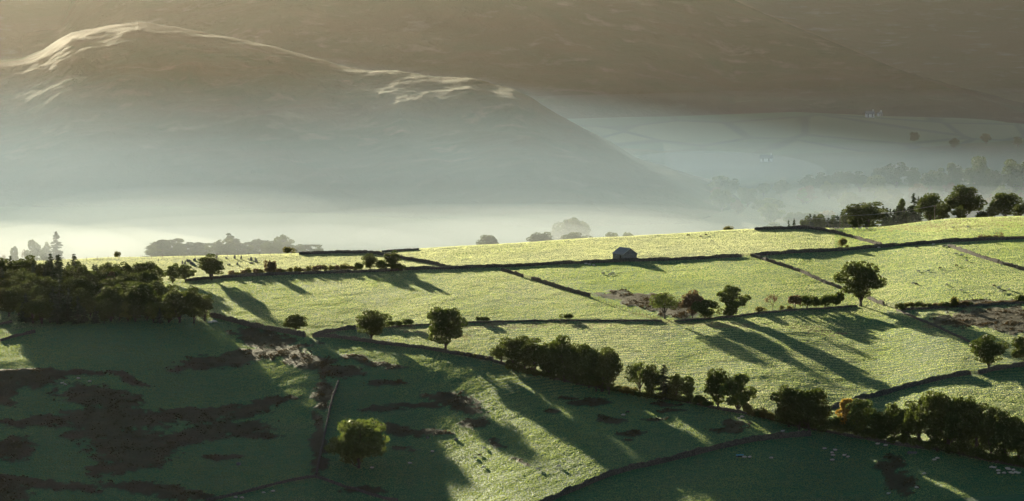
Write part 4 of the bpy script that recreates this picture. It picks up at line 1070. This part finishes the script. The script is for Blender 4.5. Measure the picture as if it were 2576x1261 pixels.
ST = [(188, 455, 95, 55, "leftmost pointed stone of the circle"), (236, 457, 52, 24, "thin low stone beside the leftmost pointed stone"), (268, 465, 110, 46, "narrow upright stone, third from the left of the circle"),
      (330, 398, 82, 70, "broad rounded stone at the left back of the circle"), (378, 390, 66, 48, "low block joined to the broad rounded stone at the left back"), (415, 394, 52, 40, "small sloping stone right of the low joined block"),
      (430, 472, 96, 72, "big square stone at the left front of the circle"), (482, 470, 74, 44, "middle sized stone leaning on the big square left front stone"), (520, 477, 44, 60, "low flat stone right of the big square left front stone"),
      (525, 367, 72, 90, "dome shaped stone standing clear at the left back"), (630, 352, 46, 38, "small stone at the back just left of the bushy tree"), (675, 356, 52, 50, "medium stone at the back left of the bushy tree"),
      (722, 356, 84, 54, "tallest back stone half hidden by the bushy tree"), (625, 484, 26, 40, "tiny low stone at the front left of the bushy tree"), (688, 487, 72, 46, "front stone half hidden by the bushy tree"),
      (1150, 300, 100, 50, "tall stone at the right of the bushy tree beside the people"), (1078, 272, 46, 60, "low table like stone behind the bushy tree"),
      (1432, 312, 42, 66, "low dark block stone standing alone at the back"), (1670, 307, 112, 66, "broad tall upright stone at the back right, left of a pair"), (1848, 320, 116, 44, "slim tall upright stone at the back right, right of a pair"),
      (2055, 327, 42, 36, "small stone left of the bulky right hand stone"), (2135, 348, 92, 80, "bulky square stone at the right of the circle"), (2250, 362, 104, 34, "thin pointed stone near the right end of the circle"),
      (2297, 388, 92, 48, "pointed stone at the right end of the circle"), (2272, 408, 46, 90, "low wide stone at the foot of the right hand pointed stones"), (2112, 442, 36, 70, "flat tilted stone at the right front of the circle"),
      (2170, 436, 30, 60, "low flat stone just behind the tilted one at the right front"), (1475, 492, 46, 44, "left stone of a small front pair right of the tree"), (1528, 493, 62, 44, "right stone of a small front pair right of the tree"),
      (1745, 483, 72, 62, "single triangular stone at the front of the circle")]
for i, (zx, zy, zh, zw, l) in enumerate(ST):
    px = 442.7 + zx * 0.08854; row = 623.8 + zy * 0.08854
    x, y, z = at(px, row); m = mpp(y, z)
    hh = zh * 0.08854 * m * 1.1; ww = zw * 0.08854 * m * 1.1
    boulder("standing_stone", x, y, z, ww, hh, ww * random.uniform(0.5, 0.8), l, "stones of the stone circle", "stone", 'stone', random.uniform(-.1, .1), 100 + i, 0.35 if 'pointed' in l or 'triang' in l else 0.7)
for (px, row, w, h, l, mat) in [(538, 811, 3.0, 1.0, "bright sunlit white boulder at the foot of the wood, right of two", 'white_rock'), (528, 813, 2.0, 0.8, "bright sunlit white boulder at the foot of the wood, left of two", 'white_rock'),
                                (2287, 1143, 1.4, 1.0, "pale block under the lower right belt, left of a small row", 'stone'), (2296, 1142, 2.4, 0.7, "long pale block under the lower right belt, in the middle of a small row", 'stone'),
                                (2303, 1143, 1.2, 0.8, "pale block under the lower right belt, right of a small row", 'stone'), (1076, 1103, 1.2, 0.8, "grey boulder on the dark slope above the lit strip, left one", 'stone'),
                                (1147, 1108, 1.6, 0.9, "grey boulder among rushes in the centre foreground", 'stone'), (600, 1170, 1.8, 1.1, "grey boulder in the dark lower left pasture", 'stone')]:
    x, y, z = at(px, row); boulder("boulder", x, y, z, w, h, w * 0.6, l, "boulders in the pastures", "boulder", mat, 0, int(px))

# ------------------------------------------------------------------ people and sheep grown with a skin modifier
def skinned(name, verts, edges, radii, mats, pick, sub=1):
    me = bpy.data.meshes.new(name); me.from_pydata(verts, edges, []); me.update()
    o = bpy.data.objects.new(name, me); col.objects.link(o)
    sk = o.modifiers.new("skin", 'SKIN'); sk.use_smooth_shade = True
    ss = o.modifiers.new("sub", 'SUBSURF'); ss.levels = sub; ss.render_levels = sub
    for v, r in zip(me.skin_vertices[0].data, radii): v.radius = (r, r) if not hasattr(r, "__len__") else r
    me.skin_vertices[0].data[0].use_root = True
    dg = bpy.context.evaluated_depsgraph_get(); dg.update()
    m2 = bpy.data.meshes.new_from_object(o.evaluated_get(dg)); m2.name = name
    bpy.data.objects.remove(o); bpy.data.meshes.remove(me)
    m2.materials.clear()
    for mm in mats: m2.materials.append(mm)
    for p in m2.polygons: p.material_index = pick(p.center); p.use_smooth = True
    return m2
def sheep_mesh(pose, dark):
    V_ = [(0, 0, 0.62), (-0.36, 0, 0.64), (-0.58, 0, 0.62), (0.34, 0, 0.63), (0.52, 0, 0.68)]
    E_ = [(0, 1), (1, 2), (0, 3), (3, 4)]; Rr = [0.27, 0.27, 0.17, 0.25, 0.17]
    if pose == 'graze': hd = [(0.68, 0, 0.50), (0.78, 0, 0.28), (0.86, 0, 0.12)]
    elif pose == 'up': hd = [(0.64, 0, 0.84), (0.74, 0, 0.97), (0.92, 0, 0.93)]
    else: hd = [(0.62, 0, 0.66), (0.70, 0, 0.74), (0.88, 0, 0.68)]
    b = len(V_); V_ += hd; E_ += [(4, b), (b, b + 1), (b + 1, b + 2)]; Rr += [0.11, 0.095, 0.055]
    for s in (-1, 1):
        k = len(V_); hx, hy, hz = hd[1]; V_.append((hx - 0.05, s * 0.13, hz + 0.05)); E_.append((b + 1, k)); Rr.append(0.03)
        k = len(V_)
        if pose != 'lie':
            V_ += [(0.34, s * 0.15, 0.42), (0.33, s * 0.14, 0.24), (0.36, s * 0.14, 0.02)]; E_ += [(3, k), (k, k + 1), (k + 1, k + 2)]; Rr += [0.085, 0.05, 0.04]
            k = len(V_)
            V_ += [(-0.34, s * 0.15, 0.42), (-0.46, s * 0.14, 0.24), (-0.42, s * 0.14, 0.02)]; E_ += [(1, k), (k, k + 1), (k + 1, k + 2)]; Rr += [0.10, 0.05, 0.04]
        else:
            V_ += [(0.36, s * 0.2, 0.44), (0.55, s * 0.18, 0.40)]; E_ += [(3, k), (k, k + 1)]; Rr += [0.07, 0.05]
    k = len(V_); V_.append((-0.68, 0, 0.48)); E_.append((2, k)); Rr.append(0.05)
    if pose == 'lie': V_ = [(x, y, z - 0.34) for x, y, z in V_]
    wool = M['dark_wool'] if dark else M['wool']; hx = hd[1][0] - 0.06
    return skinned("sheep", V_, E_, Rr, [wool, M['dark_wool']], lambda c: 1 if (c.x > hx or (c.z < 0.36 and pose != 'lie')) else 0)
SHEEP = {(p, d): sheep_mesh(p, d) for p in ('graze', 'up', 'lie') for d in (False, True)}
def sheep(px, row, label, pose='graze', dark=False, group="sheep in the fields", rz=None, sc=1.0):
    x, y, z = at(px, row)
    o = link("sheep", SHEEP[(pose, dark)], None, (x, y, z - 0.03)); o.rotation_euler = (0, 0, random.uniform(-0.7, 0.7) + random.choice([0, math.pi]) if rz is None else rz)
    o.scale = (sc, sc, sc); tag(o, label, "sheep", group); return o
SH = [
 (1732, 594.5, "dark sheep on the pale crest field above the barn, left of three", 'graze', 1), (1763, 598, "dark sheep on the pale crest field above the barn, lowest of three", 'graze', 1), (1776, 593.5, "dark sheep on the pale crest field above the barn, right of three", 'graze', 1),
 (2306, 625, "dark sheep just below the upper right wall", 'graze', 1), (2348, 618, "pale sheep in the shade of the upper right wall", 'up', 0), (2375, 622, "dark sheep at the top of the right diagonal wall", 'graze', 1), (2379, 621, "pale sheep next to the dark one at the top of the right diagonal wall", 'graze', 0),
 (2211, 626, "pale sheep below the upper wall, near the end of the crest wall", 'graze', 0), (2405, 641, "upper left sheep of two close to the right diagonal wall", 'graze', 0), (2419, 645, "lower right sheep of two close to the right diagonal wall", 'graze', 0),
 (2432, 658, "sheep just below the two close to the right diagonal wall", 'graze', 0), (2406, 671, "dark sheep standing alone in the middle of the right pasture", 'graze', 1), (2365, 678, "dark sheep left of the lone one in the right pasture", 'graze', 1),
 (2335, 684, "pale sheep, right of two level ones in the right pasture", 'up', 0), (2310, 685, "pale sheep, left of two level ones in the right pasture", 'up', 0), (2298, 714, "sheep nearest the big oak, left of a pair with long shadow", 'graze', 0), (2305, 717, "sheep nearest the big oak, right of a pair with long shadow", 'graze', 1),
 (2382, 719, "pale sheep low in the right pasture, right of the pair by the oak", 'graze', 0), (2417, 733, "pale sheep close above the right hand hedge", 'graze', 0), (2501, 722, "leftmost sheep of the bunch in the lower right pasture", 'graze', 1),
 (2512, 726, "second sheep of the bunch in the lower right pasture", 'graze', 0), (2539, 731, "rightmost sheep of the bunch in the lower right pasture", 'graze', 0), (2517, 736, "lowest left sheep of the bunch in the lower right pasture", 'graze', 0), (2526, 736, "lowest right sheep of the bunch in the lower right pasture", 'graze', 1),
 (2446, 640, "pale sheep against the foot of the right diagonal wall", 'up', 0), (1517, 690, "pale sheep under the barn wall field, left of three", 'up', 0), (1534, 692, "pale sheep under the barn wall field, lowest of three", 'graze', 0), (1541, 690, "pale sheep under the barn wall field, right of three", 'graze', 0),
 (1494, 668, "white sheep lying in the shade of the long wall, brightest of three", 'lie', 0), (1483, 666, "sheep in the shade of the long wall, middle of three", 'lie', 0), (1474, 664, "sheep in the shade of the long wall, leftmost of three", 'lie', 0),
 (156, 968, "white sheep in the dark left pasture, upper one of a close pair", 'up', 0), (164, 972, "white sheep in the dark left pasture, lower one of a close pair", 'graze', 0), (197, 956, "white sheep in the dark left pasture, highest of the four", 'graze', 0), (226, 964, "white sheep in the dark left pasture, rightmost of the four", 'up', 0),
 (1088, 1139, "bright white sheep right of the lone foreground tree", 'up', 0), (1031, 1168, "white sheep in shade right of the foot of the lone foreground tree", 'graze', 0), (936, 1181, "small pale sheep in the shade under the lone foreground tree", 'up', 0),
 (1195, 1155, "sheep on the lit foreground strip beside a dark one", 'graze', 0), (1207, 1148, "dark sheep on the lit foreground strip", 'graze', 1), (1217, 1179, "grazing sheep on the lit foreground strip below the dark one", 'graze', 0), (1219, 1131, "sheep highest up on the lit foreground strip", 'graze', 0),
 (1353, 1184, "white sheep with a long shadow on the lit ground, left of two", 'graze', 0), (1406, 1177, "white sheep with a long shadow on the lit ground, right of two", 'graze', 0),
 (1568, 1048, "white sheep in the shade below the small clump", 'graze', 0), (1579, 1040, "dark sheep in the shade below the small clump", 'graze', 1), (1867, 1053, "white sheep under the second clump, right of two", 'graze', 0), (1859, 1058, "white sheep under the second clump, left of two", 'up', 0),
 (1969, 1089, "sheep just above the end of the curved foreground wall", 'up', 0), (1873, 1154, "sheep right beside the blue feed trough", 'graze', 0), (1886, 1154, "second sheep from the blue feed trough", 'graze', 0), (1940, 1154, "white sheep alone right of the blue feed trough", 'lie', 0),
 (2074, 1130, "white lying sheep, leftmost of the scattered group below the orange tree", 'lie', 0), (2101, 1137, "sheep highest right in the scattered group below the orange tree", 'up', 0), (2093, 1144, "sheep in the middle of the scattered group below the orange tree", 'graze', 0),
 (2096, 1150, "sheep under the middle one of the scattered group below the orange tree", 'graze', 0), (2094, 1161, "lowest sheep of the scattered group below the orange tree", 'graze', 0), (2124, 1150, "left sheep of a pair at the right of the group below the orange tree", 'up', 0), (2133, 1151, "right sheep of a pair at the right of the group below the orange tree", 'lie', 0),
 (2208, 1122, "white sheep at the left foot of the big lower right belt", 'up', 0), (2228, 1126, "white sheep right of the one at the left foot of the lower right belt", 'up', 0), (2350, 1162, "lower left sheep of a pair below the middle of the lower right belt", 'graze', 0), (2358, 1158, "upper right sheep of a pair below the middle of the lower right belt", 'graze', 0),
 (2325, 1196, "white sheep alone right of the dark bracken patch", 'graze', 0), (2306, 1232, "white sheep at the bottom right of the dark bracken patch", 'graze', 0), (2235, 1248, "white sheep nearest the bottom edge, lower right", 'up', 0),
 (663, 1240, "white sheep at the bottom left wall, third from the left", 'lie', 0), (687, 1239, "white sheep at the bottom left wall, rightmost", 'graze', 0), (593, 1254, "white sheep at the bottom left wall, leftmost", 'graze', 0), (609, 1255, "white sheep at the bottom left wall, second from the left", 'graze', 0)]
for (px, row, l, p, d) in SH: sheep(px, row, l, p, bool(d))
FL = [(2494, 1180), (2501, 1181), (2511, 1188), (2512, 1195), (2526, 1194), (2534, 1183), (2538, 1185), (2549, 1186), (2542, 1193), (2547, 1194), (2555, 1192), (2562, 1194)]
for i, (px, row) in enumerate(sorted(FL)): sheep(px, row, ORD[i] + " sheep from the left in the flock under the belt at the bottom right", ['graze', 'up'][i % 2], False, "flock under the belt at the bottom right")
for i, px in enumerate([2092, 2101, 2104, 2111, 2120, 2149, 2163, 2179, 2182, 2193]): sheep(px, 576.5, ORD[i] + " sheep from the left in the line along the upper right crest", 'graze', False, "sheep in a line along the upper right crest")
sheep(2397, 574.5, "lone white sheep on the crest at the edge of the brown field, left of two", 'up'); sheep(2435, 573, "lone white sheep on the crest at the edge of the brown field, right of two", 'up')

def person(px, row, label, jacket, lean=0.0, reach=0.0, turn=0.0, h=1.75, step=0.12):
    x, y, z = at(px, row)
    e = empty("person", (x, y, z - 0.02), turn, (h / 1.75,) * 3); tag(e, label, "person", None)
    def L(p):                                          # bend forward at the hips
        px_, py_, pz_ = p
        if pz_ <= 0.92: return p
        a = lean; dz = pz_ - 0.92
        return (px_ * math.cos(a) + dz * math.sin(a), py_, 0.92 + dz * math.cos(a) - px_ * math.sin(a))
    V_ = [(0, 0, 0.95), (0, 0, 1.12), (0, 0, 1.33), (0.0, 0, 1.47), (0.01, 0, 1.55), (0.02, 0, 1.63), (0.02, 0, 1.71)]
    E_ = [(0, 1), (1, 2), (2, 3), (3, 4), (4, 5), (5, 6)]
    Rr = [(0.15, 0.12), (0.14, 0.11), (0.17, 0.12), (0.07, 0.07), (0.06, 0.06), (0.095, 0.085), (0.075, 0.07)]
    V_.append((0.115, 0, 1.60)); E_.append((5, len(V_) - 1)); Rr.append(0.018)                                     # nose
    for s in (-1, 1): V_.append((0.01, s * 0.095, 1.62)); E_.append((5, len(V_) - 1)); Rr.append(0.018)            # ears
    for s in (-1, 1):
        k = len(V_); ft = step * s
        V_ += [(0, s * 0.10, 0.84), (ft * 0.5 + 0.02, s * 0.11, 0.48), (ft, s * 0.11, 0.09), (ft + 0.14, s * 0.12, 0.045)]
        E_ += [(0, k), (k, k + 1), (k + 1, k + 2), (k + 2, k + 3)]; Rr += [0.095, 0.065, 0.045, 0.04]
        k = len(V_); el = (0.05 + reach * 0.16, s * 0.25, 1.16 + reach * 0.02); wr = (0.14 + reach * 0.36, s * (0.24 - reach * 0.1), 0.94 + reach * 0.34)
        V_ += [(0, s * 0.19, 1.41), el, wr]; E_ += [(2, k), (k, k + 1), (k + 1, k + 2)]; Rr += [0.065, 0.048, 0.03]
        dv = (Vector(wr) - Vector(el)).normalized(); palm = Vector(wr) + dv * 0.07
        kp = len(V_); V_.append(tuple(palm)); E_.append((kp - 1, kp)); Rr.append((0.035, 0.018))
        sd = Vector((0, 1, 0))
        for f_, ln in zip((-0.03, -0.01, 0.012, 0.032), (0.065, 0.08, 0.075, 0.055)):
            a_ = palm + dv * 0.035 + sd * f_; b_ = a_ + dv * ln * 0.55; c_ = b_ + dv * ln * 0.35 + Vector((0, 0, -0.025))
            kk = len(V_); V_ += [tuple(a_), tuple(b_), tuple(c_)]; E_ += [(kp, kk), (kk, kk + 1), (kk + 1, kk + 2)]; Rr += [0.010, 0.009, 0.008]
        kk = len(V_); a_ = Vector(wr) + dv * 0.04 - sd * s * 0.035; V_ += [tuple(a_), tuple(a_ + dv * 0.04 - sd * s * 0.012)]; E_ += [(kp - 1, kk), (kk, kk + 1)]; Rr += [0.011, 0.009]
    V_ = [L(p) for p in V_]
    zn = L((0, 0, 1.50))[2]; hip = 0.95
    wr_x = None
    def pick(c):
        if c.z < 0.10: return 2
        d = (Vector(c) - Vector(L((0.02, 0, 1.63)))).length
        if d < 0.16: return 3
        return 1 if c.z < 0.93 and abs(c.y) < 0.2 and (c.x < 0.3) else 0
    me = skinned("body", V_, E_, Rr, [jacket, M['cloth_dark'], M['door'], M['skin']], pick)
    link("body", me, e)
    hp = Vector(L((0.0, 0, 1.685))); mb = MB(); bm = bmesh.new(); bmesh.ops.create_uvsphere(bm, u_segments=10, v_segments=6, radius=0.105)
    for v in bm.verts: v.co = Vector((v.co.x * 0.95 - 0.02, v.co.y * 0.92, v.co.z * 0.72)) + hp
    hm = bpy.data.meshes.new("hair"); bm.to_mesh(hm); bm.free(); hm.materials.append(M['hair']); link("hair", hm, e)
    return e
person(398, 661, "person in dark clothes walking alone left of the stone circle", M['cloth_dark'], 0.1, 0.2, 0.4)
person(442.7 + 1178 * 0.08854, 623.8 + 292 * 0.08854, "person in a blue grey coat leaning forward beside the tall stone", M['cloth_blue'], 0.25, 1.0, 0.0, 1.8)
person(442.7 + 1092 * 0.08854, 623.8 + 268 * 0.08854, "person in dark clothes bending low beside the table like stone", M['cloth_dark'], 1.2, 0.5, math.pi * 0.95, 1.6)

# ------------------------------------------------------------------ feed trough, far farm, power line
x, y, z = at(1861, 1153)
e = empty("feed_trough", (x, y, z), 0.2); tag(e, "blue roofed sheep feeder standing in the dark field below the curved wall", "feeder")
mb = MB(); v = [(-1.15, -0.55, 0.95), (1.15, -0.55, 0.95), (1.15, 0.55, 0.95), (-1.15, 0.55, 0.95), (-1.15, 0, 1.2), (1.15, 0, 1.2)]
mb.add(v, [(0, 1, 5, 4), (2, 3, 4, 5), (0, 4, 3), (1, 2, 5), (3, 2, 1, 0)]); mb.build("roof", M['blue'], e)
mb = MB(); mb.box((0, 0, 0.45), (1.9, 0.7, 0.12)); mb.box((0, 0.36, 0.55), (1.9, 0.05, 0.22)); mb.box((0, -0.36, 0.55), (1.9, 0.05, 0.22)); mb.build("tray", M['door'], e)
for a in (-0.9, 0.9):
    for b in (-0.4, 0.4): mb = MB(); mb.tube([(a, b, -0.1), (a, b, 0.96)], 0.035, 5); mb.build("leg", M['wire'], e)

def house(px, y, row, w, dpt, h, label, rz=0.1, windows=2):
    g_ = Vector((X_over_Y(px, row + 3), 1.0, G(row + 3))).normalized()
    p0 = g_ * 2200; loc = None; dg = bpy.context.evaluated_depsgraph_get()
    for _ in range(60):
        hit, q, _n, _i, ob, _m = scene.ray_cast(dg, p0, g_)
        if not hit: break
        if ob.name.split('.')[0] in ('hill', 'mountain', 'far_mountain', 'valley_side', 'ground'): loc = q; break
        p0 = q + g_ * 0.5
    x, y, z = loc if loc is not None else (X_over_Y(px, row) * y, y, y * G(row))
    e = empty("farmhouse", (x, y, z), rz); tag(e, label, "house")
    mb = MB(); mb.box((0, 0, h * 0.5 - 1), (w, dpt, h + 2)); mb.add([(-w / 2, -dpt / 2, h), (-w / 2, dpt / 2, h), (-w / 2, 0, h + dpt * 0.4), (w / 2, -dpt / 2, h), (w / 2, dpt / 2, h), (w / 2, 0, h + dpt * 0.4)], [(0, 2, 1), (3, 4, 5)])
    wl = mb.build("wall", M['white'], e)
    mb = MB(); o = 0.5
    for s in (-1, 1):
        mb.add([(-w / 2 - o, s * (dpt / 2 + o), h - 0.3), (w / 2 + o, s * (dpt / 2 + o), h - 0.3), (w / 2 + o, 0, h + dpt * 0.4 + .1), (-w / 2 - o, 0, h + dpt * 0.4 + .1),
                (-w / 2 - o, s * (dpt / 2 + o), h), (w / 2 + o, s * (dpt / 2 + o), h), (w / 2 + o, 0, h + dpt * 0.4 + .4), (-w / 2 - o, 0, h + dpt * 0.4 + .4)],
               [(0, 1, 2, 3), (7, 6, 5, 4), (0, 4, 5, 1), (0, 3, 7, 4), (1, 5, 6, 2)])
    rf = mb.build("roof", M['slate'], e)
    mb = MB(); mb.box((w * 0.4, 0, h + dpt * 0.4 + 0.8), (0.9, 0.9, 2.0)); mb.build("chimney", M['white'], rf)
    for k in range(windows):
        for zz in (h * 0.28, h * 0.72):
            mb = MB(); mb.box((-w / 2 + w * (k + 0.5) / windows, -dpt / 2 - 0.03, zz), (1.0, 0.12, 1.3)); mb.build("window", M['glass'], e)
house(2188, 3900, 292, 7.5, 5, 3.2, "white farmhouse far away on the hazy valley side")
house(2213, 3920, 290, 3.5, 3.5, 2.4, "small white outbuilding right of the far farmhouse", 0.5, 2)
house(1928, 3560, 404, 9, 5, 3, "low pale house in the mist above the valley wood", -0.2)

PP = []
for (px, row, hp, l) in [(2351, 575, 42, "wooden power pole on the brown field at the upper right"), (2113, 577, 20, "wooden power pole before the young spruces, left of the rounded tree")]:
    x, y, z = at_d(px, 1885 if px > 2200 else 1900, row)
    H = max(y * G(row - hp) - z, 7.0)
    e = empty("power_pole", (x, y, z), 0.2); tag(e, l, "pole", "power poles")
    mb = MB(); mb.tube([(0, 0, -0.5), (0, 0, H)], [0.16, 0.11], 7); mb.build("pole", M['wood'], e)
    mb = MB(); mb.box((0, 0, H - 0.4), (1.6, 0.12, 0.12)); mb.build("crossarm", M['wood'], e)
    for s in (-0.7, 0, 0.7): mb = MB(); mb.tube([(s, 0, H - 0.34), (s, 0, H - 0.1)], 0.06, 5); mb.build("insulator", M['verge'], e)
    PP.append(Vector((x, y, z + H - 0.1)))
x2, y2, z2 = at_d(1950, 1930, 560); PP.append(Vector((x2, y2, z2 + 7)))
mb = MB(); o = PP[0]
for dx in (-0.7, 0, 0.7):
    for a, b in ((PP[0], PP[1]), (PP[1], PP[2])):
        mb.tube([a - o + (b - a) * t + Vector((dx, 0, -4 * 1.1 * t * (1 - t))) for t in [k / 10 for k in range(11)]], 0.022, 3)
w_ = mb.build("power_line", M['wire'], None, False, o); tag(w_, "thin overhead wires strung between the power poles on the right crest", "cable")
